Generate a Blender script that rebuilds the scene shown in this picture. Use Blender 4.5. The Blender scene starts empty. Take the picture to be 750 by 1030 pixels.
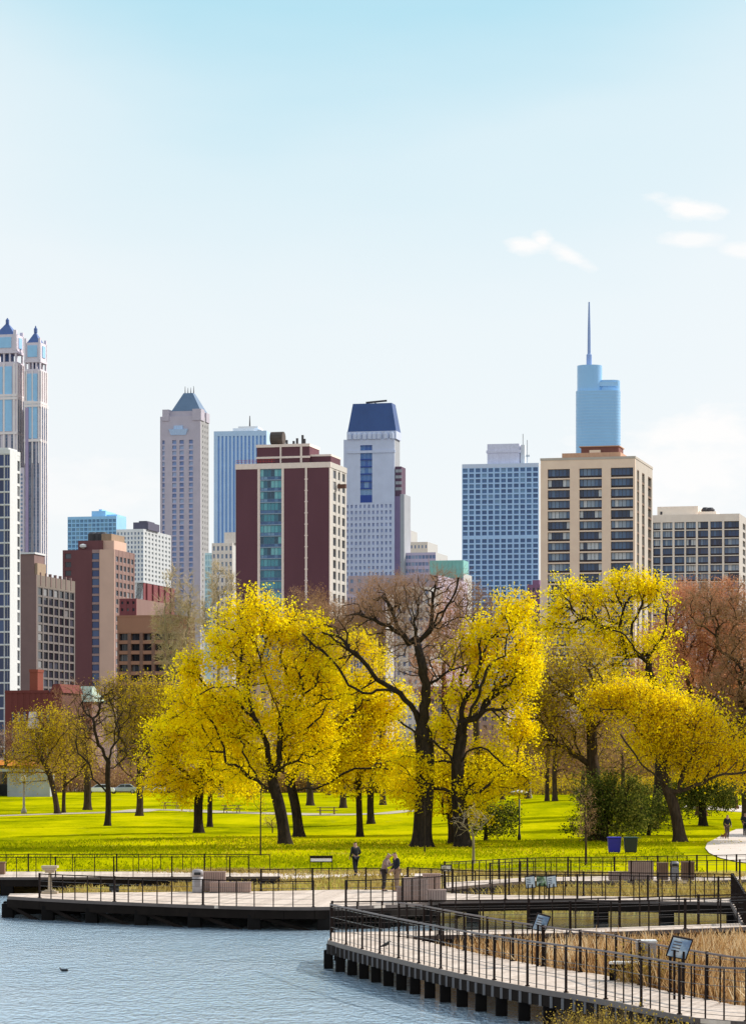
import bpy, bmesh, math, random
import numpy as np
from mathutils import Vector, Matrix
random.seed(7)
SC = bpy.context.scene
COL = SC.collection
F = 3000.0      # focal length in photo pixels
ZC = 6.4        # eye height above the pond
HY = 770.0      # horizon row
PI = math.pi
EL = 38.0
AZ = math.atan2(.88, .47)

def P(px, py, Y):
    return np.array([(px-375)/F*Y, Y, ZC+(HY-py)/F*Y])
def onz(px, py, z):
    return P(px, py, F*(ZC-z)/(py-HY))

# ---------------------------------------------------------------- objects
def link(o, parent=None):
    COL.objects.link(o)
    if parent is not None: o.parent = parent
    return o
def tag(o, label, cat, group=None):
    o['label'] = label; o['category'] = cat
    if group: o['group'] = group
    return o
def thing(name, label, cat, loc=(0, 0, 0), rotz=0, group=None):
    o = bpy.data.objects.new(name, None); o.empty_display_size = .5
    link(o); o.location = Vector([float(v) for v in loc]); o.rotation_euler = (0, 0, rotz)
    return tag(o, label, cat, group)
def struct(o): o['kind'] = 'structure'; return o
def stuff(o): o['kind'] = 'stuff'; return o
def dup(root, loc, rotz, label, group=None):
    r = root.copy(); COL.objects.link(r); r.location = Vector([float(v) for v in loc]); r.rotation_euler = (0, 0, rotz); r['label'] = label
    if group: r['group'] = group
    for ch in list(root.children):
        c = ch.copy(); COL.objects.link(c); c.parent = r
        for g in list(ch.children):
            d = g.copy(); COL.objects.link(d); d.parent = c
    return r

def mesh_np(name, v, f, mats, mi=None, smooth=False):
    """v (n,3), f (m,4) or (m,3) index array"""
    v = np.asarray(v, np.float32); f = np.asarray(f, np.int32)
    me = bpy.data.meshes.new(name)
    m, k = f.shape
    me.vertices.add(len(v)); me.vertices.foreach_set('co', v.ravel())
    me.loops.add(m*k); me.loops.foreach_set('vertex_index', f.ravel())
    me.polygons.add(m); me.polygons.foreach_set('loop_start', np.arange(0, m*k, k, dtype=np.int32))
    try: me.polygons.foreach_set('loop_total', np.full(m, k, np.int32))
    except Exception: pass
    for x in (mats if isinstance(mats, (list, tuple)) else [mats]): me.materials.append(x)
    if mi is not None: me.polygons.foreach_set('material_index', np.asarray(mi, np.int32))
    if smooth: me.polygons.foreach_set('use_smooth', np.ones(m, bool))
    me.update(calc_edges=True)
    return me

class MB:
    """collects boxes, tubes, prisms and builds ONE mesh object"""
    def __init__(s): s.v = []; s.f = []; s.m = []
    def face(s, idx, m=0): s.f.append(tuple(idx)); s.m.append(m)
    def box(s, x0, x1, y0, y1, z0, z1, m=0):
        b = len(s.v)
        s.v += [(x0,y0,z0),(x1,y0,z0),(x1,y1,z0),(x0,y1,z0),(x0,y0,z1),(x1,y0,z1),(x1,y1,z1),(x0,y1,z1)]
        for q in ((0,3,2,1),(4,5,6,7),(0,1,5,4),(1,2,6,5),(2,3,7,6),(3,0,4,7)): s.face([b+i for i in q], m)
        return s
    def obox(s, c, ax, ay, az, m=0):
        """box from centre and three half vectors"""
        c, ax, ay, az = [np.asarray(t, float) for t in (c, ax, ay, az)]
        b = len(s.v)
        for k in (-1, 1):
            for i, j in ((-1,-1),(1,-1),(1,1),(-1,1)): s.v.append(tuple(c+ax*i+ay*j+az*k))
        for q in ((0,3,2,1),(4,5,6,7),(0,1,5,4),(1,2,6,5),(2,3,7,6),(3,0,4,7)): s.face([b+i for i in q], m)
        return s
    def bar(s, p, q, w, h=None, m=0):
        p, q = np.asarray(p, float), np.asarray(q, float); d = q-p; L = np.linalg.norm(d)
        if L < 1e-6: return s
        d /= L; up = np.array([0, 0, 1.]) if abs(d[2]) < .9 else np.array([1., 0, 0])
        a = np.cross(d, up); a /= np.linalg.norm(a); b = np.cross(a, d)
        return s.obox((p+q)/2, d*L/2, a*w/2, b*(h or w)/2, m)
    def loft(s, rings, m=0, cap=True):
        """rings: list of equal-length point lists"""
        n = len(rings[0]); b = len(s.v)
        for r in rings: s.v += [tuple(float(t) for t in p) for p in r]
        for i in range(len(rings)-1):
            for j in range(n):
                k = (j+1) % n
                s.face((b+i*n+j, b+i*n+k, b+(i+1)*n+k, b+(i+1)*n+j), m)
        if cap:
            s.face([b+j for j in range(n)][::-1], m); s.face([b+(len(rings)-1)*n+j for j in range(n)], m)
        return s
    def lathe(s, c, prof, n=12, m=0):
        return s.loft([[(c[0]+r*math.cos(2*PI*j/n), c[1]+r*math.sin(2*PI*j/n), c[2]+z) for j in range(n)] for r, z in prof], m)
    def tube(s, pts, rad, n=6, m=0):
        pts = [np.asarray(p, float) for p in pts]; rings = []
        rad = rad if isinstance(rad, (list, tuple)) else [rad]*len(pts)
        for i, p in enumerate(pts):
            d = pts[min(i+1, len(pts)-1)]-pts[max(i-1, 0)]; d /= np.linalg.norm(d)+1e-9
            up = np.array([0, 0, 1.]) if abs(d[2]) < .9 else np.array([1., 0, 0])
            a = np.cross(d, up); a /= np.linalg.norm(a); b = np.cross(a, d)
            rings.append([p+rad[i]*(a*math.cos(2*PI*j/n)+b*math.sin(2*PI*j/n)) for j in range(n)])
        return s.loft(rings, m)
    def mesh(s, name, mats, smooth=False):
        me = bpy.data.meshes.new(name); me.from_pydata(s.v, [], s.f)
        for x in (mats if isinstance(mats, (list, tuple)) else [mats]): me.materials.append(x)
        me.polygons.foreach_set('material_index', np.asarray(s.m, np.int32))
        if smooth: me.polygons.foreach_set('use_smooth', np.ones(len(s.f), bool))
        me.update(); return me
    def build(s, name, mats, parent=None, smooth=False, bevel=0, loc=None, rot=None):
        o = bpy.data.objects.new(name, s.mesh(name, mats, smooth)); link(o, parent)
        if bevel:
            md = o.modifiers.new('bevel', 'BEVEL'); md.width = bevel; md.segments = 2; md.limit_method = 'ANGLE'
        if loc is not None: o.location = Vector([float(t) for t in loc])
        if rot is not None: o.rotation_euler = rot
        return o

# ---------------------------------------------------------------- materials
def S(r, g, b):
    return tuple((c/255/12.92 if c <= 10 else ((c/255+.055)/1.055)**2.4) for c in (r, g, b))
KS = (.50, .56, .60)      # how bright a shaded upright wall of albedo 1 comes out
def SH(r, g, b, lim=.9):
    """base colour of a wall that reads r,g,b while facing away from the sun"""
    q = [c/k for c, k in zip(S(r, g, b), KS)]; m = max(1, max(q)/lim)
    return tuple(c/m for c in q)
class NT:
    def __init__(s, name):
        s.mat = bpy.data.materials.new(name); s.mat.use_nodes = True
        s.t = s.mat.node_tree; s.N = s.t.nodes; s.L = s.t.links
        s.b = s.N['Principled BSDF']; s.out = s.N['Material Output']
    def n(s, ty, **kw):
        x = s.N.new(ty)
        for k, v in kw.items(): setattr(x, k, v)
        return x
    def set(s, inp, v):
        if isinstance(v, bpy.types.NodeSocket): s.L.new(v, inp)
        elif isinstance(v, (tuple, list)) and len(v) == 3 and inp.type == 'RGBA': inp.default_value = (*v, 1)
        else: inp.default_value = v
    def math(s, op, a, b=None, clamp=False):
        x = s.n('ShaderNodeMath', operation=op, use_clamp=clamp); s.set(x.inputs[0], a)
        if b is not None: s.set(x.inputs[1], b)
        return x.outputs[0]
    def noise(s, scale, detail=4, vec=None, stretch=None, rough=.55):
        x = s.n('ShaderNodeTexNoise'); x.inputs['Scale'].default_value = scale; x.inputs['Detail'].default_value = detail; x.inputs['Roughness'].default_value = rough
        if vec is None: vec = s.n('ShaderNodeTexCoord').outputs['Object']
        if stretch:
            m = s.n('ShaderNodeMapping'); m.inputs['Scale'].default_value = stretch; s.L.new(vec, m.inputs[0]); vec = m.outputs[0]
        s.L.new(vec, x.inputs['Vector']); return x.outputs[0]
    def ramp(s, fac, stops, interp='LINEAR'):
        r = s.n('ShaderNodeValToRGB'); s.L.new(fac, r.inputs[0]); e = r.color_ramp.elements; r.color_ramp.interpolation = interp
        while len(e) < len(stops): e.new(.5)
        for q, (p, c) in zip(e, stops): q.position = p; q.color = (*c, 1) if len(c) == 3 else c
        return r.outputs[0]
    def mix(s, fac, a, b, blend='MIX'):
        x = s.n('ShaderNodeMix', data_type='RGBA', blend_type=blend)
        s.set(x.inputs[0], fac); s.set(x.inputs[6], a); s.set(x.inputs[7], b); return x.outputs[2]
    def bump(s, h, strength=.3, dist=.05):
        x = s.n('ShaderNodeBump'); x.inputs['Strength'].default_value = strength; x.inputs['Distance'].default_value = dist
        s.L.new(h, x.inputs['Height']); s.L.new(x.outputs[0], s.b.inputs['Normal'])
    def fin(s, base, rough=.8, spec=.3, metal=0):
        s.set(s.b.inputs['Base Color'], base); s.set(s.b.inputs['Roughness'], rough)
        s.b.inputs['Specular IOR Level'].default_value = spec; s.b.inputs['Metallic'].default_value = metal
        return s.mat
_mc = {}
def scl(c, k): return tuple(min(.95, x*k) for x in c)
def M(name, base, rough=.8, var=.18, scale=1.5, spec=.3, metal=0, bump=0, streak=True):
    """matt, a little weathered"""
    key = (name, tuple(base))
    if key in _mc: return _mc[key]
    t = NT(name); var = max(var, .11)
    a = t.noise(scale, 5)
    if streak: b = t.noise(scale*.8, 3, stretch=(1, 1, .08)); a = t.math('ADD', t.math('MULTIPLY', a, .6), t.math('MULTIPLY', b, .4))
    c = t.ramp(a, [(.25, scl(base, 1-var)), (.75, scl(base, 1+var))])
    if bump: t.bump(t.noise(scale*8, 4), bump)
    _mc[key] = t.fin(c, rough, spec, metal); return _mc[key]
def BRICK(name, base, sx=4, var=.2):
    key = (name, tuple(base))
    if key in _mc: return _mc[key]
    t = NT(name)
    a = t.noise(3, 6, stretch=(1, 1, 4), rough=.7); b = t.noise(.15, 3, stretch=(1, 1, .3))
    a = t.math('ADD', t.math('MULTIPLY', a, .5), t.math('MULTIPLY', b, .5))
    c = t.ramp(a, [(.3, scl(base, 1-var)), (.7, scl(base, 1+var))])
    _mc[key] = t.fin(c, .9, .15); return _mc[key]
def GLASS(name, stops, rough=.08, spec=.5):
    """window panes: tint differs from pane to pane (blinds, curtains)"""
    if name in _mc: return _mc[name]
    t = NT(name)
    g = t.n('ShaderNodeNewGeometry'); o = t.n('ShaderNodeObjectInfo')
    r = t.math('FRACT', t.math('ADD', t.math('MULTIPLY', g.outputs['Random Per Island'], .5), t.math('MULTIPLY', o.outputs['Random'], 7.7)))
    c = t.ramp(r, stops, 'CONSTANT')
    nz = t.noise(.9, 3); c = t.mix(t.math('MULTIPLY', nz, .35), c, (.02, .03, .05))
    _mc[name] = t.fin(c, rough, spec); return _mc[name]
def LEAF(name, stops, trans=.4, tcol=None):
    if name in _mc: return _mc[name]
    t = NT(name)
    g = t.n('ShaderNodeNewGeometry').outputs['Random Per Island']
    big = t.noise(.22, 3)
    f = t.math('ADD', t.math('MULTIPLY', g, .65), t.math('MULTIPLY', t.math('SUBTRACT', big, .32), 1.1), clamp=True)
    c = t.ramp(f, stops)
    d = t.n('ShaderNodeBsdfDiffuse'); t.L.new(c, d.inputs[0]); tr = t.n('ShaderNodeBsdfTranslucent'); t.L.new(c, tr.inputs[0])
    m = t.n('ShaderNodeMixShader'); m.inputs[0].default_value = trans
    t.L.new(d.outputs[0], m.inputs[1]); t.L.new(tr.outputs[0], m.inputs[2]); t.L.new(m.outputs[0], t.out.inputs[0])
    _mc[name] = t.mat; return t.mat
def BARK(name, a, b):
    if name in _mc: return _mc[name]
    t = NT(name); n = t.noise(6, 5, stretch=(1, 1, .25), rough=.7)
    c = t.ramp(n, [(.3, a), (.7, b)]); t.bump(n, .8, .06)
    _mc[name] = t.fin(c, .95, .1); return t.mat

# ---------------------------------------------------------------- camera, sky, sun
SC.view_settings.view_transform = 'Standard'; SC.view_settings.look = 'None'; SC.view_settings.exposure = 0
cam = bpy.data.cameras.new('camera'); co = bpy.data.objects.new('camera', cam); COL.objects.link(co)
co.location = (0, 0, ZC); co.rotation_euler = (PI/2, 0, 0)
cam.sensor_fit = 'HORIZONTAL'; cam.sensor_width = 36; cam.lens = 36*F/750; cam.shift_y = (HY-515)/750
cam.clip_start = 1; cam.clip_end = 30000
SC.camera = co
sd = Vector((math.sin(AZ)*math.cos(math.radians(EL)), math.cos(AZ)*math.cos(math.radians(EL)), math.sin(math.radians(EL))))
sl = bpy.data.lights.new('sun', 'SUN'); sl.energy = 4.7; sl.angle = math.radians(.5); sl.color = (1, .955, .885)
so = bpy.data.objects.new('sun', sl); COL.objects.link(so); so.rotation_euler = sd.to_track_quat('Z', 'Y').to_euler()
def make_world(sc, EL, AZ, strength=.12):
    w=bpy.data.worlds.new("World");sc.world=w;w.use_nodes=True
    nt=w.node_tree;N=nt.nodes;L=nt.links
    bg=N['Background']
    s=N.new('ShaderNodeTexSky');s.sky_type='NISHITA';s.sun_disc=False
    s.sun_elevation=math.radians(EL);s.sun_rotation=AZ
    s.air_density=1;s.dust_density=.6;s.ozone_density=1.2
    def math_(op,a,b=None,c=None,clamp=False):
        n=N.new('ShaderNodeMath');n.operation=op;n.use_clamp=clamp
        for i,v in enumerate((a,b,c)):
            if v is None: continue
            if isinstance(v,(int,float)): n.inputs[i].default_value=v
            else: L.new(v,n.inputs[i])
        return n.outputs[0]
    tc=N.new('ShaderNodeTexCoord')
    nrm=N.new('ShaderNodeVectorMath');nrm.operation='NORMALIZE';L.new(tc.outputs['Generated'],nrm.inputs[0])
    sp=N.new('ShaderNodeSeparateXYZ');L.new(nrm.outputs[0],sp.inputs[0])
    X,Y,Z=sp.outputs
    # thin high haze: pale towards the horizon, deeper overhead
    n1=N.new('ShaderNodeTexNoise');n1.inputs['Scale'].default_value=5;n1.inputs['Detail'].default_value=4
    mp=N.new('ShaderNodeMapping');mp.inputs['Scale'].default_value=(1,1,3.5);L.new(nrm.outputs[0],mp.inputs[0]);L.new(mp.outputs[0],n1.inputs['Vector'])
    zz=math_('ADD',Z,math_('MULTIPLY',math_('SUBTRACT',n1.outputs[0],.5),.07))
    zz=math_('ADD',zz,math_('MULTIPLY',math_('MULTIPLY',X,X),-2.4))
    r=N.new('ShaderNodeValToRGB');L.new(zz,r.inputs[0])
    st=[(0,(.93,.955,.972)),(.07,(.93,.962,.982)),(.14,(.88,.95,.98)),(.2,(.745,.90,.96)),(.25,(.50,.80,.92)),(.40,(.55,.77,.93)),(.62,(.38,.56,.80)),(1,(.30,.46,.72))]
    el=r.color_ramp.elements
    while len(el)<len(st): el.new(.5)
    for e,(p,c) in zip(el,st): e.position=p;e.color=(*c,1)
    sc_=N.new('ShaderNodeVectorMath');sc_.operation='SCALE';L.new(r.outputs[0],sc_.inputs[0]);sc_.inputs['Scale'].default_value=1/strength
    mr=N.new('ShaderNodeMapRange');L.new(Z,mr.inputs[0])
    for i,v in enumerate((.2,.75,.93,.85)): mr.inputs[1+i].default_value=v
    mx=N.new('ShaderNodeMix');mx.data_type='RGBA';L.new(mr.outputs[0],mx.inputs[0]);L.new(s.outputs[0],mx.inputs[6]);L.new(sc_.outputs[0],mx.inputs[7])
    col=mx.outputs[2]
    # clouds, given by bearing and elevation (tangents)
    u=math_('DIVIDE',X,math_('MAXIMUM',Y,.05));v=math_('DIVIDE',Z,math_('MAXIMUM',Y,.05))
    cb=N.new('ShaderNodeCombineXYZ');L.new(u,cb.inputs[0]);L.new(v,cb.inputs[1])
    n2=N.new('ShaderNodeTexNoise');n2.inputs['Scale'].default_value=55;n2.inputs['Detail'].default_value=6;n2.inputs['Roughness'].default_value=.6
    mp2=N.new('ShaderNodeMapping');mp2.inputs['Scale'].default_value=(.6,1.3,1);L.new(cb.outputs[0],mp2.inputs[0]);L.new(mp2.outputs[0],n2.inputs['Vector'])
    n3=N.new('ShaderNodeTexNoise');n3.inputs['Scale'].default_value=160;n3.inputs['Detail'].default_value=5
    L.new(mp2.outputs[0],n3.inputs['Vector'])
    nn=math_('ADD',math_('MULTIPLY',math_('SUBTRACT',n2.outputs[0],.5),2.4),math_('MULTIPLY',math_('SUBTRACT',n3.outputs[0],.5),1.2))
    tot=None
    for (cu,cv,ru,rv,tilt,dens) in CLOUDS:
        du=math_('SUBTRACT',u,cu);dv=math_('SUBTRACT',math_('SUBTRACT',v,cv),math_('MULTIPLY',du,tilt))
        a=math_('DIVIDE',du,ru);b=math_('DIVIDE',dv,rv)
        d=math_('SQRT',math_('ADD',math_('MULTIPLY',a,a),math_('MULTIPLY',b,b)))
        f=math_('MULTIPLY',math_('MULTIPLY_ADD',math_('ADD',math_('SUBTRACT',1,d),nn),1.3,0,clamp=True),dens)
        tot=f if tot is None else math_('MAXIMUM',tot,f)
    mx2=N.new('ShaderNodeMix');mx2.data_type='RGBA';L.new(tot,mx2.inputs[0]);L.new(col,mx2.inputs[6])
    k=1/strength;mx2.inputs[7].default_value=(1.0*k,.995*k,.99*k,1)
    L.new(mx2.outputs[2],bg.inputs[0]);bg.inputs[1].default_value=strength
    w.cycles.sampling_method='MANUAL';w.cycles.sample_map_resolution=1024

CLOUDS=[((530-375)/F,(770-247)/F,34/F,9/F,0,.95),((546-375)/F,(770-240)/F,13/F,14/F,0,1),((570-375)/F,(770-256)/F,26/F,10/F,-.45,.9),
 ((692-375)/F,(770-207)/F,42/F,13/F,-.15,1),((698-375)/F,(770-240)/F,32/F,9/F,.05,.8),((748-375)/F,(770-252)/F,22/F,10/F,0,.8),
 ((710-375)/F,(770-432)/F,95/F,30/F,.15,1),((680-375)/F,(770-480)/F,170/F,48/F,0,.9),((60-375)/F,(770-500)/F,120/F,40/F,.1,.5)]
make_world(SC, EL, AZ)
# ---------------------------------------------------------------- ground
def ysh(X):
    return np.interp(X, [-60, -17, -14, -3, 1, 6, 60], [149, 148, 139, 136, 131.5, 131, 131])
def gz(X, Y):
    X = np.asarray(X, float); Y = np.asarray(Y, float)
    t = Y-ysh(X)
    zb = np.interp(t, [-40, -25, -3, 0, 4, 10, 16, 60], [-1.6, -1.4, -.5, .02, .3, .5, .86, 9])
    zl = np.interp(Y, [0, 150, 160, 200, 300, 450, 700, 1500, 9000], [.86, .86, .92, 1.2, 1.6, 2.2, 3, 4.5, 9])
    zl = zl+1.7*np.exp(-((X-20)/15)**2-((Y-285)/48)**2)+.25*np.exp(-((X+16)/20)**2-((Y-330)/50)**2)
    zl = zl+.06*np.sin(X*.21+Y*.05)*np.clip((Y-155)/30, 0, 1)+.05*np.sin(X*.11-Y*.083+1)*np.clip((Y-155)/30, 0, 1)
    return np.minimum(zb, zl)
def hit(px, py, lift=0):
    """where the view ray through a photo pixel meets the ground"""
    Y = np.concatenate([np.arange(125, 500, .25), np.arange(500, 3000, 5)])
    X = (px-375)/F*Y; zr = ZC+(HY-py)/F*Y
    k = np.nonzero(zr <= gz(X, Y)+lift)[0]
    i = k[0] if len(k) else len(Y)-1
    return np.array([X[i], Y[i], float(gz(X[i], Y[i]))])
def ground_material():
    t = NT('lawn and bank'); pos = t.n('ShaderNodeNewGeometry').outputs['Position']
    sp = t.n('ShaderNodeSeparateXYZ'); t.L.new(pos, sp.inputs[0]); x, y, z = sp.outputs
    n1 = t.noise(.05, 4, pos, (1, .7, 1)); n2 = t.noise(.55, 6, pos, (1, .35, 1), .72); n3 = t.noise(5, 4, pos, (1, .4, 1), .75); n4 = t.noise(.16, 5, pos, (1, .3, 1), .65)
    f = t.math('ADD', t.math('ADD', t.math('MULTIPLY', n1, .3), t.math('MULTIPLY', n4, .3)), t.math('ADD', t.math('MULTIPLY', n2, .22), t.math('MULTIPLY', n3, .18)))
    grass = t.ramp(f, [(.36, (.085, .105, .001)), (.44, (.24, .255, .001)), (.51, (.41, .39, .001)), (.57, (.52, .465, .002)), (.64, (.63, .52, .005))])  # dark stops put tree-shadow bands into the grass colour as patches
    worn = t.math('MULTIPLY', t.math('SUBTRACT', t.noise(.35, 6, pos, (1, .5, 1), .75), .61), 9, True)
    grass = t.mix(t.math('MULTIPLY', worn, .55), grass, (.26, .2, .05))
    dry = t.ramp(t.noise(3, 6, pos, rough=.7), [(.3, (.16, .11, .035)), (.5, (.38, .28, .09)), (.72, (.58, .46, .2))])
    mud = t.ramp(t.noise(4, 4, pos), [(.3, (.02, .016, .01)), (.7, (.07, .055, .03))])
    zz = t.math('ADD', z, t.math('MULTIPLY', t.math('SUBTRACT', n2, .5), .25))
    c = t.mix(t.math('MULTIPLY', t.math('ADD', zz, -.02), 8, True), mud, dry)
    edge = t.math('ADD', t.math('MULTIPLY', t.math('SUBTRACT', n2, .5), 9), y)
    c = t.mix(t.math('MULTIPLY', t.math('ADD', edge, -153.5), .35, True), c, grass)
    town = t.ramp(t.noise(.02, 5, pos), [(.35, (.10, .09, .08)), (.65, (.2, .17, .13))])
    c = t.mix(t.math('MULTIPLY', t.math('ADD', y, -455), .05, True), c, town)
    t.bump(n3, .5, .08)
    return t.fin(c, 1, 0)
gx = np.concatenate([[-6000, -2500, -1000, -500, -300, -200, -150], np.arange(-120, 121, 2.0), [150, 200, 300, 500, 1000, 2500, 6000]])
gy = np.concatenate([[15, 60, 100, 115], np.arange(124, 166, 1.0), np.arange(166, 340, 3.0), np.arange(340, 700, 20.0), [800, 1000, 1500, 2500, 4000, 7000, 12000]])
XX, YY = np.meshgrid(gx, gy); ZZ = gz(XX, YY)
nx, ny = len(gx), len(gy)
idx = np.arange(nx*ny).reshape(ny, nx)
gf = np.stack([idx[:-1, :-1], idx[:-1, 1:], idx[1:, 1:], idx[1:, :-1]], -1).reshape(-1, 4)
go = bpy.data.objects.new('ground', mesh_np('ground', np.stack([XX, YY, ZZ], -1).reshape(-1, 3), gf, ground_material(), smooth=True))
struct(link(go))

def water_material():
    t = NT('pond water'); pos = t.n('ShaderNodeNewGeometry').outputs['Position']
    a = t.noise(5.2, 4, pos, (1, .36, 1), .6); b = t.noise(.14, 4, pos, (1, .7, 1)); c = t.noise(1.5, 3, pos, (1, .45, 1))
    gust = t.math('ADD', .3, t.math('MULTIPLY', b, 1.4))
    sp = t.n('ShaderNodeSeparateXYZ'); t.L.new(pos, sp.inputs[0])
    shel = t.math('MULTIPLY', t.math('MULTIPLY', t.math('ADD', sp.outputs[0], -1.5), .5, True), t.math('MULTIPLY', t.math('ADD', sp.outputs[1], -93), .5, True))   # water sheltered between the boardwalks lies calm
    gust = t.math('MULTIPLY', gust, t.math('SUBTRACT', 1, t.math('MULTIPLY', shel, .93)))
    h = t.math('MULTIPLY', t.math('ADD', t.math('MULTIPLY', a, .62), t.math('MULTIPLY', c, .45)), gust)
    t.bump(h, 1.0, .24)
    t.b.inputs['IOR'].default_value = 1.33
    nrm = t.b.inputs['Normal'].links[0].from_socket
    base = t.fin(t.mix(t.math('MULTIPLY', shel, .9), t.ramp(b, [(.35, (.56, .75, .90)), (.65, (.66, .82, .94))]), (.05, .045, .02)), .05, .5)  # pale blue base puts the reflected sky into the water colour
    g = t.n('ShaderNodeBsdfGlossy'); g.inputs['Color'].default_value = (.9, .96, 1, 1); g.inputs['Roughness'].default_value = .08; t.L.new(nrm, g.inputs['Normal'])
    m = t.n('ShaderNodeMixShader'); m.inputs[0].default_value = .45; t.L.new(t.b.outputs[0], m.inputs[1]); t.L.new(g.outputs[0], m.inputs[2]); t.L.new(m.outputs[0], t.out.inputs[0])
    return base
wm = MB(); wm.v = [(-250, 10, 0), (250, 10, 0), (250, 152, 0), (-250, 152, 0)]; wm.face((0, 1, 2, 3))
struct(wm.build('water', water_material()))

# ---------------------------------------------------------------- paths
m_conc = M('pale concrete', (.70, .59, .50), .85, .1, .5, .2, bump=.1, streak=False)
def ribbon(name, pts, w, mat, lift=.03):
    """a path that follows the ground"""
    pts = [np.asarray(p, float)[:2] for p in pts]; out = []
    for a, b in zip(pts[:-1], pts[1:]):
        n = max(1, int(np.linalg.norm(b-a)/2))
        out += [a+(b-a)*i/n for i in range(n)]
    out.append(pts[-1]); v = []; f = []
    for i, p in enumerate(out):
        d = out[min(i+1, len(out)-1)]-out[max(i-1, 0)]; d /= np.linalg.norm(d)+1e-9; nrm = np.array([-d[1], d[0]])
        for s in (-.5, -.17, .17, .5):
            q = p+nrm*w*s; v.append((q[0], q[1], float(gz(q[0], q[1]))+lift))
    for i in range(len(out)-1):
        for j in range(3): f.append((i*4+j, i*4+j+1, (i+1)*4+j+1, (i+1)*4+j))
    return struct(link(bpy.data.objects.new(name, mesh_np(name, v, f, mat))))
ribbon('path', [hit(x, y) for x, y in ((-60, 823), (0, 821), (60, 819), (130, 817), (150, 814.5), (190, 815.5), (225, 817.5), (330, 820), (385, 819), (420, 815))], 3.6, M('worn path', (.5, .42, .32), .9, .15, .5, .1, streak=False))
ribbon('shore_path', [(-9.6, 150.2), (-4, 150.5), (1, 150), (3, 148.5)], 3.0, m_conc, .06)
# the wide pale path at the right that climbs away from the pond
outl = [(711, 849), (709, 854), (713, 859), (724, 864), (742, 868), (770, 871), (830, 872), (860, 850), (820, 838), (760, 833), (740, 835), (724, 842)]
pp = [hit(x, y) for x, y in outl]; ctr = np.mean(pp, 0)
v = []; f = []
K = 10
for p in pp:
    for k in range(K+1):
        q = ctr+(p-ctr)*k/K; v.append((q[0], q[1], float(gz(q[0], q[1]))+.05))
for i in range(len(pp)):
    j = (i+1) % len(pp)
    for k in range(K): f.append((i*(K+1)+k, i*(K+1)+k+1, j*(K+1)+k+1, j*(K+1)+k))
struct(link(bpy.data.objects.new('park_path', mesh_np('park_path', v, f, m_conc))))
ribbon('upper_path', [hit(726, 816), hit(740, 812), hit(760, 811), hit(800, 812)], 7, m_conc)

# ---------------------------------------------------------------- boardwalks
ZD = .9
def deckmat():
    t = NT('deck boards'); pos = t.n('ShaderNodeNewGeometry').outputs['Position']
    n = t.noise(1.1, 6, pos, (1, 1.6, 1), .65); n2 = t.noise(9, 3, pos, (1, .15, 1)); k = t.math('ADD', t.math('MULTIPLY', n2, .35), t.math('MULTIPLY', n, .65))
    k = t.math('ADD', k, t.math('MULTIPLY', t.math('SUBTRACT', t.n('ShaderNodeNewGeometry').outputs['Random Per Island'], .5), .22))
    return t.fin(t.ramp(k, [(.28, (.42, .33, .26)), (.5, (.61, .49, .395)), (.72, (.73, .60, .495))]), .85, .2)
m_deck = deckmat()
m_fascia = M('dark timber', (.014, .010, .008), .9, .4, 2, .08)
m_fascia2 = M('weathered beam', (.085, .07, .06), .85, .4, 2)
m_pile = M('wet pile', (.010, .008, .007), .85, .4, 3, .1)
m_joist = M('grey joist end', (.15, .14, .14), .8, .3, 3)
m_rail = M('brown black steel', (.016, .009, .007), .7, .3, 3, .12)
m_top = M('rail cap', (.09, .065, .055), .5, .25, 3, .4)
m_cable = M('steel cable', (.10, .085, .08), .4, .1, 3, .5)
def resample(pts, step):
    pts = [np.asarray(p, float) for p in pts]; L = [0]
    for a, b in zip(pts[:-1], pts[1:]): L.append(L[-1]+np.linalg.norm(b-a))
    n = max(1, int(round(L[-1]/step))); t = np.linspace(0, L[-1], n+1); A = np.array(pts)
    return [np.array([np.interp(q, L, A[:, k]) for k in range(3)]) for q in t]
def smooth(pts, it=2):
    pts = [np.asarray(p, float) for p in pts]
    for _ in range(it):
        o = [pts[0]]
        for a, b in zip(pts[:-1], pts[1:]): o += [a*.75+b*.25, a*.25+b*.75]
        pts = o+[pts[-1]]
    return pts
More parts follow.
